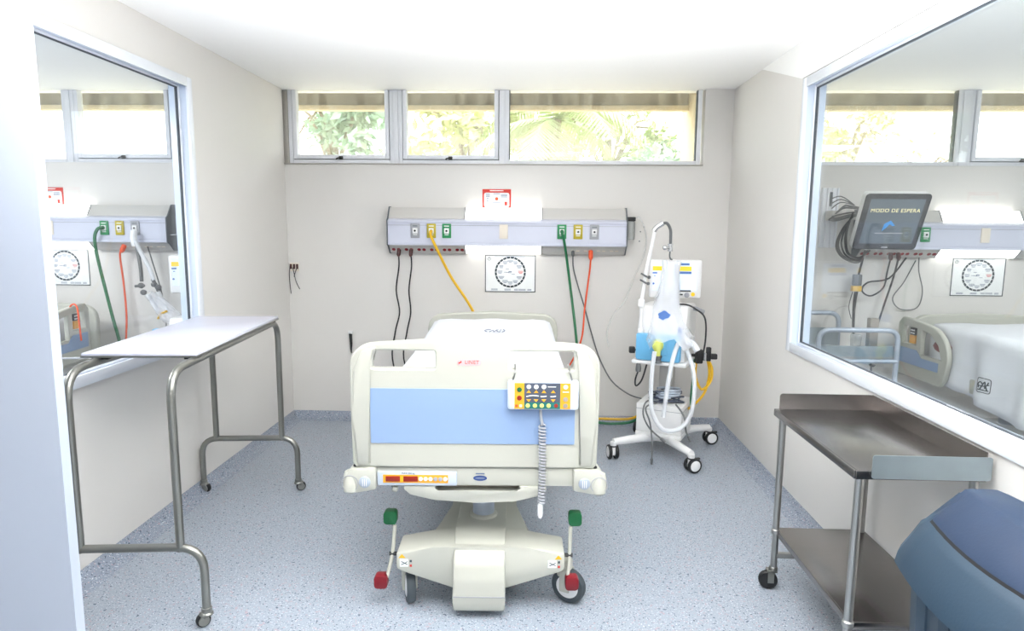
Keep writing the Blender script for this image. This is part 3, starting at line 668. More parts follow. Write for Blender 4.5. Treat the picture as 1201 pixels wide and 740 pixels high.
# mattress with fitted sheet
mt = thing('mattress', 'white sheeted mattress on the centre bed', 'mattress', BED, BRZ)
rnd = random.Random(1)
def mattress_mesh(hw_, y0, y1, z0, z1, zr, rad=.05):
    loops = []; N = 40
    for i in range(N + 1):
        t = i/N; y = y0 + (y1-y0)*t; e = min(1, min(t, 1-t)*N/2.0); zt = z1 + zr*max(0, (t-.55)/.45)**1.3
        h = hw_ - .03*(1-e)**2; zt2 = zt - .045*(1-e)**2
        sect = [(-h, z0), (-h-.004, (z0+zt2)/2), (-h, zt2-rad), (-h+rad*.3, zt2-rad*.3), (-h+rad, zt2)]
        top = [(-h+rad + (2*h-2*rad)*k/9, zt2 + .004*math.sin(k*1.7+i*.33) + .006*math.sin(math.pi*k/9)) for k in range(1, 9)]
        loops.append([(a, y, b) for a, b in sect + top + [(-a, b) for a, b in reversed(sect)]])
    return MB().loft(loops)
ms = mattress_mesh(.395, .10, 1.99, .657, .855, .04).build('fitted_sheet', m_sheet, mt, smooth=60)
m = MB()
for cx, cy_, k in ((.03, 1.48, 1), (.335, .16, .8), (-.25, .22, .8)):
    zz = .8645 if cy_ < 1 else .8835
    for pts in ([(-.045, -.02), (-.06, 0), (-.045, .02), (-.025, .02)], [(-.03, -.02), (-.01, .01), (-.005, -.02), (.01, .015)], [(.018, .02), (.012, -.005), (.03, -.02), (.035, .02)], [(.05, .02), (.06, 0), (.045, -.022)]):
        m.tube([(cx+a*k, cy_+b*2.2*k, zz) for a, b in pts], .0022, 5, 4)
m.build('laundry_mark', m_inkb, ms, 'faded grey laundry mark')

# handset hung on the footboard
hs = thing('bed_control_handset', 'orange and grey keypad handset hooked over the footboard with coiled cord', 'handset', BED, BRZ)
case = MB().b2(.122, .382, -.062, -.026, .836, .945, .010).build('case', m_pale, hs, 'pale blue white case')
F = -.0635
MB().b2(.147, .183, F, F+.002, .842, .938).build('orange_keys_left', m_orange, case, 'orange key strip', smooth=0)
MB().b2(.314, .351, F, F+.002, .842, .938).build('orange_keys_right', m_orange, case, 'orange key strip', smooth=0)
MB().b2(.183, .314, F, F+.002, .866, .938).build('slate_keys', m_slate, case, 'slate key field', smooth=0)
MB().b2(.183, .314, F, F+.002, .842, .866).build('teal_keys', m_teal, case, 'teal key strip', smooth=0)
def dot(x, z, r_, mm, nm='key'): MB().lathe([(.001, 0), (r_, 0), (r_*.9, .0018), (.001, .0022)], (x, F, z), (0, -1, 0), 14).build(nm, mm, case)
for x in (.199, .226, .254): dot(x, .924, .0085, m_white)
dot(.165, .913, .0095, m_pgreen); dot(.165, .882, .0095, m_disp); dot(.333, .924, .0085, m_white)
for x, mm in ((.196, m_ybulb), (.222, m_ybulb), (.247, m_ybulb), (.272, m_ybulb), (.299, m_disp)): dot(x, .854, .008, mm)
for z in (.878, .854): dot(.333, z, .009, m_brownbox)
for x in (.199, .226, .254, .288):
    for z, q in ((.902, 1), (.878, -1)): MB().prism([(x-.0085, z), (x+.0085, z), (x, z+q*.010)], 'y', F-.0016, F).build('arrow_key', m_orange, case, smooth=0)
m = MB()
for a, b in ((.190, .235), (.242, .264), (.278, .298)): m.tube([(a, F-.0006, .888), ((a+b)/2, F-.0006, .892 if a < .2 else .888), (b, F-.0006, .890)], .002, 6, 3)
m.b2(.268, .298, F-.001, F, .923, .926); m.b2(.322, .345, F-.001, F, .904, .907); m.build('key_symbols', m_white, case, 'white symbols', smooth=0)
for a in (.155, .170): MB().b2(a-.005, a+.005, F-.0015, F, .848, .858, .001, 1).build('key', m_hor if a < .16 else m_beige, case)
for x, s in ((.137, 1), (.360, -1)):
    MB().tube(fillet([(x, -.05, .93), (x+s*.012, -.05, .977), (x+s*.012, .012, .992), (x+s*.012, .034, .985), (x+s*.012, .036, .955)], .012), .0035, 8).build('hook', m_steel, hs, 'steel hook')
cx_, cy_ = .250, -.045
m = MB().tube([(.243, -.045, .838), (.246, -.045, .80), (.252, -.045, .775)], .0055, 8, 4)
hel = []
for k in range(25*10 + 1):
    t = k/250; a = 6.283*25*t; hel.append((cx_ + .003*math.sin(t*3) + .0115*math.cos(a), cy_ + .0115*math.sin(a), .775 - .30*t))
m.tube(hel, .0036, 6); m.build('coiled_cord', m_grey, hs, 'light grey coiled cord')
MB().lathe([(.006, 0), (.010, .01), (.010, .052), (.006, .058)], (.247, -.045, .415), (0, 0, 1), 12).build('cord_plug', m_white, hs, 'pale cord end')

# ------------------------------------------------------------------ over-bed table on the left
tl = math.atan2(.115, 1.27)
tb = thing('overbed_table', 'white topped table on stained steel tube legs with castors by left glazing', 'table', (-1.487, 2.226, 0), math.degrees(tl))
LY = 1.272; hx = .180
for s in (-1, 1):
    MB().tube(fillet([(s*hx, 0, .30), (s*hx, 0, .975), (s*hx, LY, .975), (s*hx, LY, .30)], .11, 7), .0155, 14).build('leg_frame', m_tube, tb, 'bent steel tube leg frame')
for y in (0, LY):
    MB().tube(fillet([(-.262, y, .068), (-.262, y, .312), (.262, y, .312), (.262, y, .068)], .095, 7), .0155, 14).build('foot_bar', m_tube, tb, 'bent steel foot bar')
    for s in (-1, 1):
        c = MB().lathe([(.008, .078), (.019, .072), (.019, .055), (.023, .05), (.023, .044), (.010, .04)], (s*.262, y, 0), (0, 0, 1), 16).build('castor', m_tube, tb)
        a = R({(-1, 0): 200, (1, 0): 215, (-1, LY): 340, (1, LY): 20}[(s, y)]); d = Vector((math.cos(a), math.sin(a), 0)); n = Vector((-d.y, d.x, 0))
        p = Vector((s*.262, y, .027)) + d*.014
        MB().lathe([(.010, -.014), (.024, -.011), (.0265, -.004), (.0265, .004), (.024, .011), (.010, .014)], p, n, 20).build('castor_wheel', m_black, c, 'dark wheel')
        m = MB()
        for q in (-1, 1): m.lathe([(.02, 0), (.019, .003), (.001, .005)], p + n*q*.013, n*q, 16)
        m.ball(p + Vector((0, 0, .018)) - d*.004, .020, (1, 1, .8)); m.build('castor_hood', m_tube, c, 'steel hood')
bd = MB().b2(-.235, .195, .19, 1.245, .990, 1.008, .004).build('tabletop', m_board, tb, 'white laminate top')
m = MB()
m.b2(-.236, .196, .188, .190, .990, .998); m.b2(.195, .197, .19, 1.245, .988, .996); m.build('edge_strip', m_tube, bd, 'thin metal edge strip', smooth=0)
m = MB()
for s in (-1, 1):
    for y in (.23, 1.18): m.box((s*hx*.93, y, .985), (.05, .05, .010), .002)
m.build('mounting_pad', m_black, bd)
MB().cyl((-.36, .205, .985), (-.20, .205, .987), .004).build('slide_rod', m_silver, bd)

# ------------------------------------------------------------------ steel trolley on the right
tr = thing('steel_trolley', 'stainless two shelf trolley with raised back edges below the right glazing', 'trolley', (1.19, 2.31, 0))
x0, x1, y0, y1, zt = -.205, .185, -.345, .345, .768
top = MB().b2(x0, x1, y0, y1, zt-.012, zt, .003)
top.b2(x0-.004, x0+.006, y0, y1, zt-.028, zt, .002); top.b2(x0, x1, y0-.004, y0+.006, zt-.028, zt, .002)
top = top.build('top_shelf', m_steel_warm, tr, 'worn brown grey steel top')
MB().plate([rr(x0+.016, -.014, x1, .064, .012)], .003, 0, fr(0, y1-.004, zt)).build('far_upstand', m_steel_warm, top, 'far raised edge')
MB().b2(x1-.003, x1, y0, y1, zt-.012, zt+.064).build('back_upstand', m_steel_warm, top, 'raised back edge', smooth=0)
np_ = MB().plate([rr(x0+.040, -.020, x1+.004, .054, .008)], .003, 0, fr(0, y0-.016, zt)).build('near_upstand', m_steel_dull, top, 'dull scratched near end plate')
sh = MB().b2(x0+.028, x1-.005, y0+.01, y1-.02, .250, .262, .002); sh.b2(x0+.022, x0+.030, y0+.01, y1-.02, .238, .262, .002); sh.b2(x0+.028, x1-.005, y0+.004, y0+.012, .238, .262, .002)
sh.build('lower_shelf', m_steel_warm, tr, 'brown grey steel lower shelf')
for sx, sy in ((-1, 1), (-1, -1), (1, 1), (1, -1)):
    x = x0+.022 if sx < 0 else x1-.022; y = y1-.035 if sy > 0 else y0+.016
    lg = MB().cyl((x, y, .085), (x, y, zt-.012), .0135, None, 16).build('leg', m_steel, tr)
    MB().lathe([(.0135, 0), (.018, .004), (.018, .02), (.0135, .024)], (x, y, .240), (0, 0, 1), 16).build('leg_collar', m_steel, lg)
    m = MB().lathe([(.015, .098), (.018, .094), (.018, .082), (.008, .078)], (x, y, 0), (0, 0, 1), 14)
    m.b2(x-.026, x+.0, y-.018, y-.014, .03, .085, .001, 1); m.b2(x-.026, x+.0, y+.014, y+.018, .03, .085, .001, 1); m.b2(x-.026, x+.012, y-.018, y+.018, .076, .082, .001, 1)
    m.build('castor_fork', m_tube, lg)
    w_ = MB().lathe([(.012, -.012), (.034, -.012), (.038, -.008), (.038, .008), (.034, .012), (.012, .012)], (x-.02, y, .039), (.25, 1, 0), 24).build('castor_wheel', m_black, lg, 'black castor wheel')
for y in (y1-.035, y0+.016): MB().b2(x0+.022, x1-.022, y-.012, y+.012, .138, .158, .002).build('cross_brace', m_steel, tr)

# ------------------------------------------------------------------ waste bin
bn = thing('waste_bin', 'large blue grey plastic bin with swing flap lid in the right foreground', 'bin', (1.085, 1.335, 0))
def binloop(hx_, hy_, bulge, z, n=11, rc=.05):
    base_ = []
    for (ax, ay, bx, by, nx, ny, L_) in ((1, -1, 1, 1, 1, 0, 1), (1, 1, -1, 1, 0, 1, .25), (-1, 1, -1, -1, -1, 0, 1), (-1, -1, 1, -1, 0, -1, .25)):
        for k in range(n):
            t = .06 + .88*k/(n-1); s = math.sin(math.pi*t)*bulge*L_
            base_.append((ax*hx_ + (bx-ax)*hx_*t + nx*s, ay*hy_ + (by-ay)*hy_*t + ny*s, z))
    return base_
MB().loft([binloop(.115, .235, .02, 0.0), binloop(.118, .238, .02, .02), binloop(.138, .262, .035, .66), binloop(.142, .266, .037, .675)]).build('body', m_bin, bn, smooth=50)
m = MB()
for k in (-.15, -.05, .05, .15):
    m.loft([[( -.116-.02*math.cos(k*5) - d, k+e, .03) for d, e in ((0, -.022), (.006, -.018), (.006, .018), (0, .022))], [(-.134-.035*math.cos(k*5.2) - d, k+e, .64) for d, e in ((0, -.022), (.006, -.018), (.006, .018), (0, .022))]])
m.build('body_rib', m_bin, bn)
lid = MB().loft([binloop(.158, .282, .045, .668), binloop(.166, .290, .047, .672), binloop(.162, .286, .046, .700), binloop(.150, .276, .046, .728), binloop(.130, .258, .043, .780), binloop(.124, .250, .040, .789), binloop(.050, .238, .02, .862), binloop(.040, .232, .018, .866)]).build('lid', m_bin, bn, 'blue grey domed lid', smooth=50)
def flaploop(L_): return MB().loft([binloop(*q) for q in L_])
flaploop([(.120, .242, .0375, .780), (.117, .240, .0365, .798), (.046, .230, .018, .869), (.036, .226, .015, .871)]).build('flap_gap', m_gap, lid, 'dark gap around the flap', smooth=50)
flaploop([(.115, .238, .036, .790), (.112, .236, .035, .807), (.043, .226, .017, .876), (.033, .222, .014, .878)]).build('flap', m_flap, lid, 'darker blue swing flap', smooth=50)

# ------------------------------------------------------------------ ventilator
VL, VR = (.863, 4.307, 0), -24.2
vt = thing('ventilator', 'white ventilator on a four castor trolley right of the centre bed', 'ventilator', VL, VR)
bh = MB().b2(-.07, .07, -.1, .18, .095, .135, .015)
bh = bh.build('trolley_base', m_white, vt)
for cx, cy_ in ((-.25, -.30), (.25, -.30), (.25, .31), (-.25, .31)):
    MB().tube([(cx*.12, cy_*.15, .118), (cx*.55, cy_*.62, .122), (cx, cy_, .118)], [.034, .022], 12, 4).build('trolley_leg', m_white, vt)
    a = {(-1, -1): 100, (1, -1): 20, (1, 1): 10, (-1, 1): 60}[(1 if cx > 0 else -1, 1 if cy_ > 0 else -1)] + 24.2
    T = Matrix.Translation((cx, cy_, 0)) @ Matrix.Rotation(R(a), 4, 'Z')
    hd = MB().lathe([(.02, .118), (.022, .1), (.018, .086)], (0, 0, 0), (0, 0, 1), 16); hd.b2(-.02, .03, -.012, .012, .03, .09, .006); hd = hd.xf(T).build('castor_housing', m_white, vt)
    m = MB().lathe([(.023, .094), (.0245, .092), (.0245, .088), (.023, .086)], (0, 0, 0), (0, 0, 1), 16)
    m.b2(.03, .06, -.008, .008, .078, .088, .002)
    for s in (-1, 1): m.lathe([(.030, -.010), (.044, -.010), (.047, -.006), (.047, .006), (.044, .010), (.030, .010)], (.012, s*.022, .0475), (0, 1, 0), 26)
    m.xf(T).build('castor_tyre', m_black, hd, 'black tyres')
    m = MB()
    for s in (-1, 1): m.lathe([(.001, .0125), (.030, .0125), (.034, .010), (.034, -.010), (.001, -.010)], (.012, s*.022, .0475), (0, s, 0), 24)
    m.xf(T).build('hub_cover', m_white, hd, 'white hub cover')
cbx = MB().b2(-.150, .150, -.14, .17, .165, .355, .008).build('lower_cabinet', m_white, vt, 'white lower cabinet')
MB().b2(-.151, .151, -.1415, .1, .318, .321).build('cabinet_seam', m_grey, cbx, smooth=0)
MB().b2(-.152, .152, -.142, .172, .135, .166, .006).build('cabinet_foot', m_white, cbx)
MB().b2(-.045, .045, .02, .10, .355, .70, .006).build('column', m_hwgrey, vt, 'grey column')
hs2 = MB().prism([(-.16, .635), (-.16, .88), (-.12, 1.005), (.14, 1.005), (.17, .95), (.17, .635)], 'x', -.155, .155, .014).build('housing', m_white, vt, 'white main housing')
MB().b2(-.175, .175, -.205, .10, .630, .655, .008).build('ledge', m_white, vt)
MB().b2(-.150, .135, -.215, -.162, .658, .83, .014).build('humidifier', m_blueb, vt, 'light blue humidifier block')
MB().b2(-.06, .06, -.222, -.2, .70, .815, .010).build('humidifier_door', m_blueb, vt)
MB().box((.118, -.165, .86), (.022, .006, .03), .002).build('label_patch', m_scrb, vt)
cap = MB().lathe([(.018, 0), (.02, .03), (.033, .05), (.036, .075), (.024, .10), (.010, .108)], (.0, -.235, .70), (0, 0, 1), 18).build('water_chamber_cap', m_ybulb, vt, 'pale yellow chamber cap')
MB().lathe([(.028, 0), (.028, .01), (.022, .014), (.022, .03), (.028, .034), (.028, .045)], (.0, -.235, .655), (0, 0, 1), 18).build('chamber_collar', m_gcord, vt)
# screen (turned towards the room)
T = Matrix.Translation((.914, 4.36, 1.165)) @ Matrix.Rotation(R(-4), 4, 'Z')
sb = MB().b2(-.168, .168, -.02, .03, -.125, .128, .014).xf(T).build('screen_housing', m_white, vt, 'white screen housing', world=True)
MB().b2(-.150, .138, -.0225, -.019, -.075, .112).xf(T).build('screen', m_screen, sb, 'lit white screen', world=True, smooth=0)
m = MB()
for x0_, x1_ in ((-.15, -.09), (-.01, .10)): m.b2(x0_, x1_, -.0245, -.022, .055, .085)
m.xf(T).build('screen_yellow_band', m_scry, sb, 'yellow band', world=True, smooth=0)
m = MB(); m.b2(-.005, .085, -.0245, -.022, .092, .106); m.b2(-.02, .10, -.0245, -.022, .036, .052); m.b2(-.15, -.12, -.0245, -.022, .036, .046); m.ball((-.142, -.022, -.03), .007)
m.b2(-.142, -.13, -.0245, -.022, .02, .024); m.xf(T).build('screen_blue_band', m_scrb, sb, 'blue fields', world=True, smooth=0)
m = MB(); m.b2(-.03, .10, -.0245, -.022, -.08, -.071); m.b2(-.03, .05, -.0245, -.02, -.105, -.096); m.xf(T).build('screen_dark_bar', m_monframe, sb, world=True, smooth=0)
MB().lathe([(.016, 0), (.017, .008), (.012, .012), (.001, .012)], (.075, -.02, -.103), (0, -1, 0), 18).xf(T).build('rotary_knob', m_grey, sb, 'grey knob', world=True)
MB().lathe([(.013, 0), (.013, .003), (.001, .003)], (.115, -.02, -.098), (0, -1, 0), 16).xf(T).build('alarm_key', m_scry, sb, 'yellow key', world=True)
MB().cyl((.90, 4.37, .99), (.905, 4.385, 1.06), .03).build('screen_mount', m_hwgrey, vt, world=True)
MB().tube([(1.0, 4.30, .985), (1.05, 4.29, .975), (1.095, 4.3, .955)], .014, 10, 4).build('side_handle', m_grey, vt, 'grey side handle', world=True)
# support arm
P_ = [(.668, 4.2, .60), (.674, 4.2, .83), (.672, 4.2, 1.02), (.690, 4.2, 1.187)]
arm = MB().tube(P_[:2], .0125, 12).build('support_arm', m_white, vt, 'jointed support arm', world=True)
for a, b in ((P_[1], P_[2]), (P_[2], P_[3]), ((.690, 4.2, 1.187), (.742, 4.2, 1.485))): MB().cyl(a, b, .0115, None, 12).build('arm_segment', m_white, arm, world=True)
for p in (P_[1], P_[2]): MB().lathe([(.012, -.028), (.02, -.02), (.02, .02), (.012, .028)], p, (0.05, 0, 1), 14).build('arm_joint', m_white, arm, world=True)
m = MB()
for z, dx in ((1.20, 0), (1.16, -.004)):
    m.tube([(.660+dx, 4.18, z+.012), (.70+dx, 4.18, z-.01)], .006, 8); m.ball((.712+dx, 4.18, z-.012), .011)
m.build('arm_clip', m_gcord, arm, world=True)
MB().tube([(.735, 4.2, 1.478), (.752, 4.2, 1.502), (.79, 4.2, 1.528)], .0165, 12, 4).build('arm_elbow', m_silver, arm, 'bright elbow', world=True)
MB().tube([(.785, 4.2, 1.525), (.815, 4.2, 1.528), (.838, 4.2, 1.49), (.842, 4.2, 1.43), (.842, 4.2, 1.39)], .0095, 12, 5).build('gooseneck', m_gcord, arm, 'grey flexible gooseneck', world=True)
m = MB().cyl((.842, 4.2, 1.40), (.842, 4.2, 1.352), .017); m.cyl((.842, 4.2, 1.376), (.80, 4.17, 1.376), .008); m.ball((.802, 4.17, 1.376), .016); m.build('arm_clamp', m_silver, arm, 'chrome clamp', world=True)
MB().tube([(.842, 4.2, 1.355), (.840, 4.2, 1.325), (.846, 4.2, 1.305), (.858, 4.2, 1.30)], .005, 8, 4).build('arm_hook', m_gcord, arm, world=True)
# breathing circuit
def ribbed(pts, r_, name, mm, lab=None, par=vt, world=True, pitch=.007, seg=12):
    C = catmull(pts, 14); L_ = 0; loops = []; up = None; n = len(C)
    m = MB(); acc = [C[0]]
    # resample evenly
    d = [0]
    for a, b in zip(C, C[1:]): d.append(d[-1] + (b-a).length)
    k = max(8, int(d[-1]/(pitch/2))); Q = []; j = 0
    for i in range(k + 1):
        t = d[-1]*i/k
        while j < len(d)-2 and d[j+1] < t: j += 1
        Q.append(C[j].lerp(C[j+1], 0 if d[j+1] == d[j] else (t-d[j])/(d[j+1]-d[j])))
    for i, p in enumerate(Q):
        tg = (Q[min(i+1, k)] - Q[max(i-1, 0)]).normalized()
        if up is None: up = Vector((0, 1, 0)) if abs(tg.y) < .9 else Vector((1, 0, 0))
        a = tg.cross(up).normalized(); b = a.cross(tg).normalized(); up = b
        rad = r_*(1 if i % 2 else .88)
        loops.append([p + (a*math.cos(6.2832*q/seg) + b*math.sin(6.2832*q/seg))*rad for q in range(seg)])
    m.loft(loops)
    return m.build(name, mm, par, lab, world=world, smooth=60)
ribbed([(.735, 4.02, .74), (.722, 4.01, .62), (.718, 4.0, .47), (.735, 3.99, .345), (.80, 3.98, .255), (.90, 3.98, .262), (.965, 3.99, .35), (.985, 4.0, .50), (.975, 4.03, .64), (.945, 4.07, .74)], .0148, 'breathing_tube', m_tubew, 'white corrugated breathing tube looping low')
ribbed([(.80, 4.0, .33), (.812, 4.0, .45), (.826, 4.0, .58), (.85, 4.02, .70), (.89, 4.06, .79), (.93, 4.08, .80)], .0148, 'breathing_tube', m_tubew, 'white corrugated breathing tube')
MB().tube([(.93, 4.07, .80), (.97, 4.05, .79), (1.0, 4.03, .745)], .022, 12, 4).build('tube_connector', m_tubew, vt, world=True)
ribbed([(.775, 4.14, .98), (.79, 4.15, 1.12), (.802, 4.15, 1.24), (.80, 4.15, 1.30)], .018, 'breathing_tube', m_tubew, 'breathing tube inside the film')
ribbed([(.872, 4.14, .98), (.872, 4.15, 1.12), (.880, 4.15, 1.24), (.892, 4.15, 1.295)], .018, 'breathing_tube', m_tubew, 'breathing tube inside the film')
# film cover
def film(world_pts):
    loops = []
    for (xl, xr, z, y, dp) in world_pts:
        lp = []
        for k in range(28):
            a = 2*math.pi*k/28; wv = 1 + .07*math.sin(5*a + z*23) + .05*math.sin(9*a + z*41)
            zq = z + (.028*math.sin(3*a+1) + .016*math.sin(7*a) if z < .81 else 0)
            lp.append(((xl+xr)/2 + (xr-xl)/2*math.cos(a)*wv, y + dp*math.sin(a)*wv, zq))
        loops.append(lp)
    return MB().loft(loops, False)
film([(.80, .895, 1.285, 4.15, .02), (.792, .895, 1.25, 4.15, .03), (.79, .895, 1.20, 4.15, .035), (.765, .90, 1.10, 4.14, .05), (.735, .90, 1.0, 4.12, .06), (.715, .915, .92, 4.08, .075), (.700, .955, .86, 4.05, .09), (.695, .975, .80, 4.03, .10)]).build('film_cover', m_film, vt, 'crumpled clear plastic film', world=True, smooth=70)
lg = MB().plate([[(.036*math.cos(a)*(1+.10*math.sin(5*a+1)+.06*math.sin(9*a)), .028*math.sin(a)*(1+.12*math.cos(4*a))) for a in [6.283*k/36 for k in range(36)]]], .002, 0, fr(.785, 4.025, .965)); lg.build('film_logo', m_scrb, vt, 'blue blot shaped logo on film', world=True, smooth=0)
MB().text('ldp', .032, fr(.832, 4.02, .925) @ Matrix.Rotation(R(6), 4, 'Z')).build('film_lettering', m_gcord, vt, world=True, smooth=0)
# connectors, hoses of the trolley
m = MB().cyl((.605, 4.2, .715), (.69, 4.2, .715), .008); m.box((.622, 4.2, .716), (.038, .036, .04), .006); m.box((.69, 4.19, .73), (.018, .03, .07), .004); m.build('rail_knob', m_black, vt, 'black rail knob', world=True)
m = MB().lathe([(.016, 0), (.018, .02), (.014, .055), (.008, .06)], (.665, 4.19, .575), (0, 0, 1), 14); m.build('hanging_connector', m_gcord, vt, 'grey hanging connector', world=True)
MB().tube([(.665, 4.19, .58), (.648, 4.19, .52), (.655, 4.19, .48), (.69, 4.19, .52), (.72, 4.2, .62)], .0055, 8, 5).build('short_cable', m_cord, vt, world=True)
gb = MB(); gb.box((1.045, 4.17, .685), (.045, .05, .09), .008); gb.box((1.105, 4.17, .70), (.03, .03, .09), .006); gb.box((1.14, 4.17, .685), (.04, .035, .035), .006); gb.cyl((1.0, 4.18, .69), (1.12, 4.17, .69), .010)
gb.build('gas_inlet_block', m_black, vt, 'black gas inlet fittings', world=True)
MB().cyl((1.08, 4.16, .66), (1.08, 4.16, .71), .012).build('inlet_fitting', m_silver, vt, world=True)
MB().box((1.0, 4.15, .63), (.04, .03, .03), .005).build('rail_bracket', m_white, vt, world=True)
MB().tube([(1.03, 4.17, .645), (1.03, 4.17, .55), (1.075, 4.18, .465), (1.13, 4.18, .52), (1.135, 4.18, .60), (1.115, 4.18, .65)], .0085, 8, 6).build('yellow_hose', m_hyel, vt, 'yellow hose loop', world=True)
MB().tube([(1.11, 4.2, .655), (1.125, 4.2, .56), (1.10, 4.2, .44), (1.04, 4.22, .35), (1.02, 4.3, .30)], .0085, 8, 6).build('yellow_hose', m_hyel, vt, 'yellow hose', world=True)
MB().tube([(1.03, 4.21, .66), (1.025, 4.22, .5), (1.022, 4.23, .38), (1.035, 4.25, .33)], .0085, 8, 5).build('green_hose', m_hgrn, vt, 'green hose', world=True)
MB().tube([(.885, 4.30, 1.0), (.96, 4.22, 1.012), (1.02, 4.19, .985), (1.075, 4.18, .93), (1.085, 4.18, .80), (1.065, 4.16, .68)], .0055, 8, 6).build('signal_cable', m_cord, vt, 'black signal cable', world=True)
# coiled leads lying on the cabinet
m = MB(); rnd = random.Random(5)
for k in range(6):
    a0 = rnd.random()*6; rx = rnd.uniform(.06, .10); pts = [(.86 + rnd.uniform(-.02, .03) + rx*math.cos(a0 + t*.7), 4.25 + rnd.uniform(-.01, .02) + .055*math.sin(a0 + t*.7), .37 + .012*k + .01*math.sin(t*1.3)) for t in range(8)]
    m.tube(pts, .0065, 6, 4)
m.build('coiled_leads', m_slate, vt, 'dark coiled leads', world=True)
m = MB()
for k in range(4):
    a0 = k*1.4; m.tube([(.875 + .075*math.cos(a0 + t*.8), 4.24 + .05*math.sin(a0 + t*.8), .40 + .016*k) for t in range(7)], .008, 6, 4)
m.build('coiled_leads', m_col, vt, 'pale blue coiled leads', world=True)
for pts in ([(.79, 4.14, .40), (.71, 4.1, .40), (.685, 4.06, .33), (.72, 4.03, .25), (.79, 4.0, .19)], [(.78, 4.12, .39), (.70, 4.06, .37), (.725, 4.03, .28), (.738, 4.0, .15), (.736, 3.99, .06)], [(.90, 4.12, .38), (.94, 4.06, .32), (.945, 4.0, .24), (.958, 3.99, .21)]):
    l_ = MB().tube(pts, .0055, 8, 5); e = Vector(pts[-1]); d = (e - Vector(pts[-2])).normalized(); l_.cyl(e, e + d*.035, .009, .007, 10); l_.build('hanging_lead', m_gcord, vt, 'dark grey hanging lead', world=True)

# ------------------------------------------------------------------ left room seen through the glazing
v2 = copy_tree(vt, None, ('support_arm', 'breathing_tube', 'film_cover', 'film_logo', 'film_lettering', 'hanging_lead', 'coiled_leads', 'short_cable', 'hanging_connector', 'rail_knob', 'tube_connector', 'signal_cable', 'yellow_hose', 'green_hose', 'gas_inlet_block', 'inlet_fitting', 'label_patch', 'water_chamber_cap'))
v2.location = (-2.325, 4.28, 0); v2.rotation_euler.z = 0
for c_ in v2.children:
    if c_.name.startswith('housing'): c_.scale = (.6, .8, .88)
tag(v2, 'second ventilator half hidden by the left glazing frame')
cord('gas_hose', 'green hose hanging from the headwall seen through the left glazing', [(-3.212, 4.755, 1.472), (-3.235, 4.735, 1.455), (-3.262, 4.74, 1.39), (-3.26, 4.75, 1.26), (-3.22, 4.75, 1.03), (-3.17, 4.74, .80), (-3.118, 4.73, .585), (-3.06, 4.7, .3), (-2.9, 4.72, .05)], .0115, m_hgrn, ((-3.212, 4.785, 1.472), (-3.222, 4.742, 1.462), .014, m_hgrn, None), 'hose')
cord('power_cord', 'orange cord hanging from the headwall seen through the left glazing', [(-3.12, 4.82, 1.30), (-3.145, 4.84, 1.25), (-3.145, 4.86, 1.05), (-3.128, 4.84, .8), (-3.125, 4.8, .55), (-3.1, 4.76, .2), (-3.0, 4.76, .02)], .0075, m_hor, ((-3.105, 4.845, 1.345), (-3.122, 4.822, 1.285), .018, m_hor, 'orange plug'))
cord('power_cord', 'thin grey cord behind the breathing tubes seen through the left glazing', [(-2.93, 4.845, 1.33), (-2.90, 4.87, 1.15), (-2.86, 4.87, .98), (-2.80, 4.8, .80), (-2.74, 4.7, .68), (-2.65, 4.6, .5)], .005, m_gcord)
bc = thing('breathing_circuit', 'clear and grey breathing tubes dangling from the headwall in the left room', 'breathing tubes', (-2.95, 4.72, 1.40))
ribbed([(-2.945, 4.73, 1.36), (-2.92, 4.71, 1.26), (-2.905, 4.70, 1.16), (-2.905, 4.70, 1.08)], .014, 'grey_tube', m_gcord, 'grey corrugated tube', bc)
ribbed([(-2.955, 4.72, 1.40), (-2.90, 4.70, 1.30), (-2.84, 4.69, 1.19), (-2.80, 4.68, 1.09)], .016, 'clear_tube', m_tubew, 'clear corrugated tube', bc)
MB().tube([(-2.955, 4.73, 1.45), (-2.955, 4.72, 1.40), (-2.95, 4.725, 1.34)], .024, 12, 4).build('tube_yoke', m_white, bc, 'white yoke', world=True)
m = MB()
for p in ((-2.905, 4.69, 1.05), (-2.89, 4.69, 1.0), (-2.84, 4.69, .955), (-2.80, 4.68, 1.06), (-2.77, 4.68, 1.04)): m.ball(p, .024, (1, .8, .9))
m.cyl((-2.95, 4.69, 1.045), (-2.88, 4.69, 1.05), .010); m.cyl((-2.81, 4.68, 1.10), (-2.765, 4.68, 1.0), .013); m.build('tube_fitting', m_gcord, bc, 'grey fittings', world=True)
m = MB(); m.tube([(-2.86, 4.68, .98), (-2.80, 4.66, .92), (-2.74, 4.62, .86)], .016, 10, 4); m.tube([(-2.77, 4.67, 1.0), (-2.72, 4.64, .93), (-2.66, 4.6, .87)], .02, 10, 4); m.build('clear_connector', m_tubew, bc, 'clear connectors', world=True)
lp_ = []
for (xc, yc, zc_, q) in ((-2.80, 4.64, 1.0, .02), (-2.76, 4.62, .95, .05), (-2.70, 4.6, .90, .07), (-2.64, 4.57, .86, .075), (-2.58, 4.54, .83, .06)):
    lp_.append([(xc + q*.55*math.cos(a)*(1+.15*math.sin(5*a)), yc + .03*math.sin(a*3), zc_ + q*math.sin(a)*(1+.12*math.sin(7*a))) for a in [6.2832*k/24 for k in range(24)]])
MB().loft(lp_, False).build('film_bag', m_film, bc, 'crumpled clear film', world=True, smooth=70)
MB().tube([(-2.74, 4.6, .82), (-2.70, 4.58, .86), (-2.65, 4.56, .88)], .008, 8, 3).build('yellow_strap', m_hyel, bc, 'yellow strap', world=True)
r = thing('basket_bracket', 'thin wire bracket at the right end of the headwall in the left room', 'bracket', (-2.72, D, 1.40))
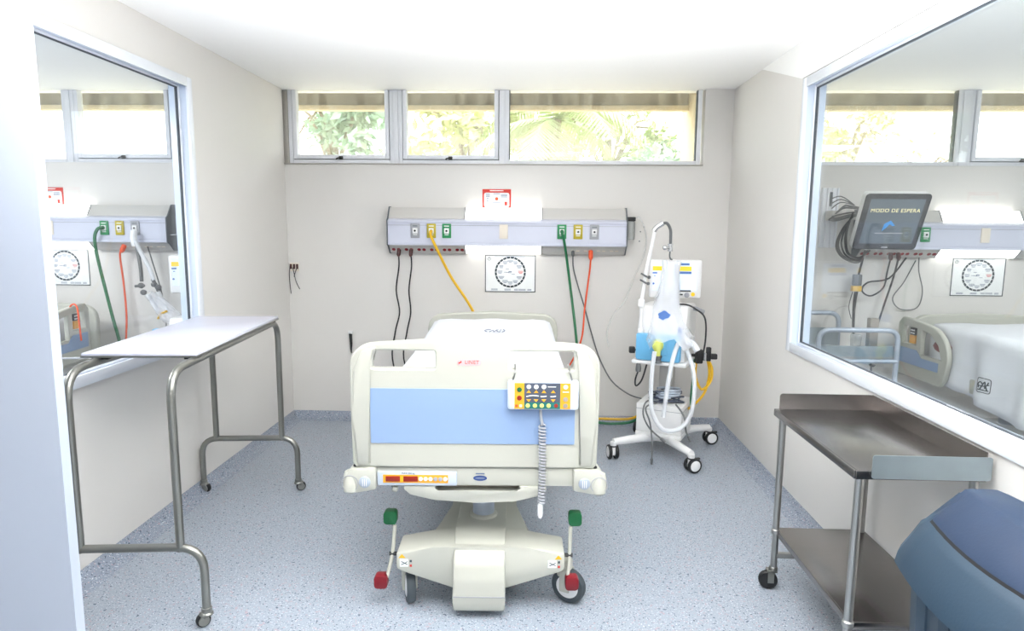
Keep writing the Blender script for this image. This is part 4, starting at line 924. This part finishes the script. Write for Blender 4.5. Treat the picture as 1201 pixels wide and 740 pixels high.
MB().tube(fillet([(-.03, -.01, .17), (.02, -.01, .17), (.03, -.10, .165), (.03, -.10, .02), (-.03, -.10, .02)], .015), .004, 8).build('wire', m_grey, r)

def side_rail(name, par, T):
    """moulded bed side rail drawn in a (length, height) plane"""
    o = [(0, .0), (.46, .0), (.50, .05), (.52, .16)] + arc(.30, .18, .22, .20, 5, 75, 6) + [(.12, .40), (.04, .40), (.0, .36)]
    h1 = [(.05, .225), (.05, .345), (.135, .345), (.20, .34), (.20, .225)]
    h2 = [(.25, .17), (.25, .335), (.33, .325), (.42, .26), (.46, .17)]
    b = MB().plate([o, h1, h2], .035, .008, T).build(name, m_cream, par, 'moulded side rail', world=True)
    MB().plate([[(.04, .09), (.04, .195), (.22, .195), (.27, .15), (.44, .15), (.44, .09)]], .004, 0, T @ Matrix.Translation((0, 0, .019))).build('blue_panel', m_blue, b, 'blue strip', world=True, smooth=0)
    MB().plate([rr(.14, .235, .195, .29, .006)], .02, 0, T @ Matrix.Translation((0, 0, .012))).build('orange_keypad', m_orange, b, 'orange keypad', world=True, smooth=0)
    MB().plate([rr(.14, .292, .195, .34, .006)], .02, 0, T @ Matrix.Translation((0, 0, .012))).build('dark_keypad', m_monframe, b, 'dark keypad', world=True, smooth=0)
    m = MB()
    for a in (.153, .168, .183):
        for c in (.305, .325): m.plate([disc(a, c, .005, 10)], .003, 0, T @ Matrix.Translation((0, 0, .0235)))
    m.build('keypad_dot', m_white, b, world=True, smooth=0)
    return b
def simple_bed(label, loc, rz, rail_T):
    b = thing('hospital_bed', label, 'bed', loc, rz)
    MB().b2(-.42, .42, .0, 2.0, .50, .60, .012).build('bed_frame', m_cream, b)
    MB().b2(-.40, .40, .02, 1.98, .602, .635, .008).build('mattress_platform', m_pale, b)
    MB().plate([[(-.44, .50), (.44, .50), (.45, .80)] + arc(.33, .82, .115, .09, 10, 85) + [(0, .925)] + arc(-.33, .82, .115, .09, 95, 170) + [(-.45, .80)]], .045, .012, fr(0, 2.045, 0)).build('headboard', m_cream, b)
    MB().prism([(.10, .10), (.16, .215), (.45, .262), (1.5, .262), (1.78, .215), (1.82, .10)], 'x', -.22, .22, .02).build('base_cover', m_cream, b)
    for y in (.3, 1.65): MB().cyl((0, y, .25), (0, y, .52), .045).build('lift_column', m_col, b, 'grey lift column')
    for sx in (-.3, .3):
        for y in (.15, 1.8):
            wh = MB().lathe([(.03, -.017), (.066, -.017), (.0705, -.010), (.0705, .010), (.066, .017), (.03, .017)], (sx, y, .071), (1, 0, 0), 24).build('castor_tyre', m_tire, b, 'dark grey tyre')
            MB().b2(sx-.03, sx+.03, y-.03, y+.03, .11, .20, .01).build('castor_fork', m_cream, wh)
    for y in (.15, 1.8): MB().b2(-.33, .33, y-.05, y+.05, .17, .23, .01).build('base_wing', m_cream, b)
    side_rail('side_rail', b, rail_T)
    return b
# the rail plane: local x -> world -y/y, local y -> up
def railT(x, y, z, rz): return Matrix.Translation((x, y, z)) @ Matrix.Rotation(R(rz), 4, 'Z') @ FRONT
simple_bed('cream bed of the left room mostly hidden by the foreground wall', (-3.68, 2.62, 0), 0, railT(-3.17, 4.02, .54, 96) @ Matrix.Translation((.52, 0, 0)) @ Matrix.Diagonal((-1, 1, 1, 1)))
mt2 = thing('mattress', 'white sheeted mattress of the left room bed', 'mattress', (-3.68, 2.62, 0))
mattress_mesh(.40, .02, 1.98, .637, .84, .03).build('fitted_sheet', m_sheet, mt2, smooth=60)
cord('drip_line', 'orange loop hung over the side rail of the left room bed', [(-3.13, 4.33, .70), (-3.128, 4.32, .83), (-3.14, 4.33, .925), (-3.175, 4.34, .95), (-3.205, 4.34, .90), (-3.205, 4.34, .70)], .006, m_hor, None, 'loop')

# ------------------------------------------------------------------ right room seen through the glazing
simple_bed('cream bed of the right room under a draped sheet', (3.08, 2.62, 0), 0, railT(2.565, 4.66, .50, -86))
mt3 = thing('mattress', 'white mattress of the right room bed under the draped sheet', 'mattress', (3.08, 2.62, 0))
mattress_mesh(.40, .02, 1.98, .637, .835, .03).build('fitted_sheet', m_sheet, mt3, smooth=60)
# draped sheet
vs_, fs_ = [], []; NU, NV = 34, 60
rnd = random.Random(9)
for j in range(NV + 1):
    t = j/NV; y = 2.64 + t*1.80
    e = max(0, (t-.88)/.12)
    hang = .40 - .035*math.sin(t*9) - .05*e
    for i in range(NU + 1):
        u = i/NU; s = -hang + u*(hang + .86 + .25)           # arc length from the left hem
        wob = .022*math.sin(y*15 + 1.2*math.sin(y*5)) + .010*math.sin(y*31)
        if s < 0: x = 2.660 - .018 - wob*min(1, -s*4) - .03*(-s); z = .872 + s
        elif s <= .86: x = 2.660 + s*.98; z = .882 + .004*math.sin(s*13 + y*7)
        else: x = 2.660 + .86 + .018 + wob*.5; z = .872 - (s-.86)
        if abs(s) < .03: z -= .004; 
        if s < 0: y2 = y + .10*e*(-s)*1.2
        else: y2 = y
        vs_.append((x - 3.08, y2 - 2.62, z)); 
for j in range(NV):
    for i in range(NU):
        q = j*(NU+1) + i; fs_.append((q, q+1, q+NU+2, q+NU+1))
ds = thing('draped_sheet', 'thin white sheet draped over the right room bed and hanging to the side', 'sheet', (3.08, 2.62, 0))
me = bpy.data.meshes.new('cloth'); me.from_pydata(vs_, [], fs_); me.materials.append(m_sheet); me.shade_smooth()
cl = bpy.data.objects.new('cloth', me); col.objects.link(cl); cl.parent = ds
so = cl.modifiers.new('thickness', 'SOLIDIFY'); so.thickness = .003
T = Matrix.Translation((2.618, 3.84, .60)) @ Matrix.Rotation(R(-90), 4, 'Z') @ FRONT @ Matrix.Scale(.8, 4)
m = MB().plate([rr(-.055, -.055, .055, .055, .018), rr(-.050, -.050, .050, .050, .015)], .001, 0, T)
for pts in ([(-.035, -.02), (-.04, .01), (-.02, .025), (-.005, .01)], [(-.02, -.03), (.01, .03), (.015, -.02)], [(-.03, -.005), (.02, .0), (.035, .03)], [(.03, -.03), (.02, .0), (.04, .01)], [(-.04, -.035), (.04, -.032)]):
    C = MB(); m.tube([(T @ Vector((a, b, 0))) for a, b in pts], .003, 5, 4)
for v in m.bm.verts:                                   # the print follows the folds of the cloth
    yy = v.co.y; ss = v.co.z - .872
    wv = .022*math.sin(yy*15 + 1.2*math.sin(yy*5)) + .010*math.sin(yy*31)
    v.co.x = 2.642 - wv*min(1, -ss*4) + .03*ss - .003 + (v.co.x - 2.618)
m.build('laundry_mark', m_ink, cl, 'square laundry mark', world=True, smooth=0)
rd = thing('red_cuff', 'red cloth bundle tucked beside the mattress of the right room bed', 'bundle', (2.62, 4.2, .72))
MB().ball((0, .06, .03), .05, (.7, 1.7, .8)).build('bundle', m_pred, rd)
# standby monitor
T = Matrix.Translation((2.305, 4.43, 1.558)) @ Matrix.Rotation(R(23), 4, 'X')
mo = thing('patient_monitor', 'dark standby monitor on a wall arm seen through the right glazing', 'monitor', (2.305, 4.43, 1.56))
mb_ = MB().plate([rr(-.208, -.196, .208, .196, .025)], .05, .008, T @ FRONT).build('housing', m_white, mo, 'pale rear housing', world=True)
MB().plate([rr(-.206, -.194, .206, .194, .024)], .012, .003, T @ Matrix.Translation((0, -.026, 0)) @ FRONT).build('bezel', m_monframe, mb_, 'dark bezel', world=True)
MB().plate([rr(-.172, -.150, .172, .160, .004)], .002, 0, T @ Matrix.Translation((0, -.0325, 0)) @ FRONT).build('screen', m_monscr, mb_, 'grey standby screen', world=True, smooth=0)
MB().text('MODO DE ESPERA', .036, T @ Matrix.Translation((0, -.035, .082)) @ FRONT).build('screen_lettering', m_text, mb_, 'pale standby lettering', world=True, smooth=0)
m = MB().plate([[(-.04, -.04), (-.035, .01), (0, .035), (.035, .0), (.02, -.005), (0, .01), (-.015, -.015)]], .001, 0, T @ Matrix.Translation((-.01, -.035, -.02)) @ FRONT); m.build('screen_logo', m_bluelogo, mb_, 'blue wave logo', world=True, smooth=0)
m = MB().plate([rr(-.09, -.003, .09, .003, .001)], .001, 0, T @ Matrix.Translation((.0, -.035, -.075)) @ FRONT); m.plate([rr(-.02, -.006, .02, .006, .001)], .001, 0, T @ Matrix.Translation((.0, -.035, -.176)) @ FRONT); m.build('screen_line', m_grey, mb_, world=True, smooth=0)
MB().tube([(2.27, 4.48, 1.56), (2.2, 4.62, 1.585), (2.13, 4.83, 1.59)], .022, 12, 4).build('arm', m_hwgrey, mo, 'grey support arm', world=True)
MB().b2(2.09, 2.17, 4.80, 4.91, 1.56, 1.63, .01).build('arm_carriage', m_hwgrey, mo, world=True)
m = MB(); rnd = random.Random(4)
for k in range(9):
    a = rnd.uniform(-.03, .03); m.tube([(2.18, 4.56+a, 1.62+a), (2.13, 4.62, 1.62+a*1.5), (2.09+a, 4.66, 1.61+a*2), (2.04+a, 4.66, 1.59+a)], .006, 6, 4)
for k in range(3): m.tube([(2.13, 4.55, 1.66), (2.06, 4.6, 1.72-.02*k), (2.0+.01*k, 4.64, 1.70-.03*k)], .004, 6, 4)
m.build('grey_leads', m_gcord, mo, 'bundle of grey leads', world=True)
m = MB()
for k in range(8):
    a = rnd.uniform(-.02, .02); m.tube([(2.13, 4.56, 1.60+a), (2.10+a, 4.6, 1.5), (2.09+a*2, 4.62, 1.40+a), (2.12+a, 4.6, 1.32+a), (2.2, 4.58, 1.29+a), (2.24+a, 4.55, 1.36)], .006, 6, 5)
m.build('black_leads', m_cord, mo, 'bundle of black leads', world=True)
rl = thing('wall_channel', 'vertical aluminium mounting channel on the wall left of the standby monitor', 'channel', (2.125, D, 1.365))
m = MB(); m.b2(-.06, .06, -.010, 0, 0, .43, .002)
for x in (-.052, -.018, .018, .052): m.b2(x-.006, x+.006, -.026, -.008, 0, .43, .002)
m.build('channel', m_alu, rl); MB().b2(-.008, .008, -.032, -.02, .30, .40, .002).build('slider', m_hwdark, rl)
cord('power_cord', 'long black cord hanging from the right room headwall towards the trolley', [(2.60, 4.83, 1.30), (2.585, 4.85, 1.15), (2.53, 4.84, .95), (2.48, 4.82, .78), (2.46, 4.82, .65), (2.5, 4.85, .3), (2.6, 4.86, .03)], .007, m_cord, ((2.605, 4.845, 1.335), (2.60, 4.825, 1.28), .015, m_plug, 'brown plug'))
cord('power_cord', 'black cord looping under the standby monitor', [(2.545, 4.83, 1.30), (2.54, 4.85, 1.20), (2.52, 4.85, 1.08), (2.43, 4.84, 1.02), (2.36, 4.83, 1.06), (2.40, 4.83, 1.12), (2.55, 4.84, 1.15), (2.66, 4.84, 1.30)], .006, m_cord, ((2.547, 4.845, 1.335), (2.545, 4.825, 1.28), .015, m_plug, 'brown plug'))
cord('thin_wire', 'thin grey wire loop on the wall under the standby monitor', [(2.75, 4.84, 1.3), (2.78, 4.88, 1.2), (2.83, 4.9, 1.05), (2.80, 4.9, .93), (2.68, 4.9, .92), (2.62, 4.9, 1.0), (2.68, 4.88, 1.12), (2.74, 4.86, 1.28)], .004, m_gcord, None)
hc = thing('hanging_cable', 'black cable with grey and yellow connector hanging below the standby monitor', 'cable', (2.325, 4.84, 1.1))
MB().tube([(2.335, 4.8, 1.30), (2.33, 4.84, 1.16)], .008, 8).build('upper_cable', m_cord, hc, world=True)
MB().box((2.324, 4.84, 1.135), (.06, .035, .08), .006).build('connector', m_gcord, hc, 'grey connector', world=True)
MB().box((2.322, 4.84, 1.072), (.066, .04, .04), .005).build('yellow_connector', m_hyel, hc, 'yellow connector', world=True)
MB().tube([(2.325, 4.84, 1.055), (2.318, 4.84, .95), (2.312, 4.82, .82), (2.31, 4.80, .74)], [.014, .008], 8, 4).build('lower_cable', m_cord, hc, world=True)
MB().tube([(2.30, 4.84, 1.05), (2.285, 4.85, .94), (2.30, 4.83, .85)], .003, 6, 4).build('thin_wire', m_cord, hc, world=True)
# instrument trolley
ct = thing('instrument_trolley', 'pale steel trolley with tube guard rails seen through the right glazing', 'trolley', (2.1, 4.45, 0))
for (xa, xb, y, zt_) in ((1.84, 2.345, 4.28, .852), (1.72, 2.17, 4.74, .905)):
    MB().tube(fillet([(xa, y, .09), (xa, y, zt_), (xb, y, zt_), (xb, y, .09)], .075, 6), .0165, 12).build('guard_frame', m_col, ct, 'blue grey tube guard frame', world=True)
tray = MB().prism([(1.85, 4.29), (2.335, 4.29), (2.16, 4.73), (1.73, 4.73)], 'z', .66, .675).build('top_tray', m_steel, ct, world=True)
MB().prism([(1.85, 4.29), (2.335, 4.29), (2.335, 4.30), (1.85, 4.30)], 'z', .675, .745).build('front_lip', m_steel_dull, tray, world=True)
MB().prism([(1.73, 4.72), (2.165, 4.72), (2.16, 4.73), (1.73, 4.73)], 'z', .675, .80).build('rear_lip', m_steel_dull, tray, world=True)
MB().tube([(1.84, 4.272, .645), (2.345, 4.272, .65)], .014, 10).build('front_bar', m_col, ct, world=True)
MB().prism([(1.85, 4.29), (2.335, 4.29), (2.16, 4.73), (1.73, 4.73)], 'z', .25, .262).build('lower_tray', m_steel, ct, world=True)
for x, y in ((1.84, 4.28), (2.345, 4.28), (1.72, 4.74), (2.17, 4.74)):
    MB().lathe([(.01, -.012), (.04, -.01), (.044, 0), (.04, .010), (.01, .012)], (x-.01, y, .044), (1, .3, 0), 18).build('castor_wheel', m_black, ct, 'black castor wheel', world=True)
for x in (1.98, 2.2): MB().lathe([(.012, 0), (.02, .01), (.012, .02)], (x, 4.29, .61), (0, 0, 1), 12).build('tray_knob', m_black, tray, world=True)
o = MB().box((0, 0, .115), (.058, .05, .23), .004).build('carton', m_brownbox); o.location = (2.275, 4.47, .676); tag(o, 'tall grey brown carton standing on the pale steel trolley', 'carton')
o = MB().lathe([(.03, 0), (.036, .12), (.034, .12), (.028, .005)], (0, 0, 0), (0, 0, 1), 16).build('cup', m_jar); o.location = (2.16, 4.45, .676); tag(o, 'clear cup on the pale steel trolley left of the carton', 'cup')
o = MB().box((0, 0, .022), (.11, .07, .044), .010).build('instrument_case', m_black); o.location = (2.19, 4.365, .676); tag(o, 'low black case on the pale steel trolley', 'case')
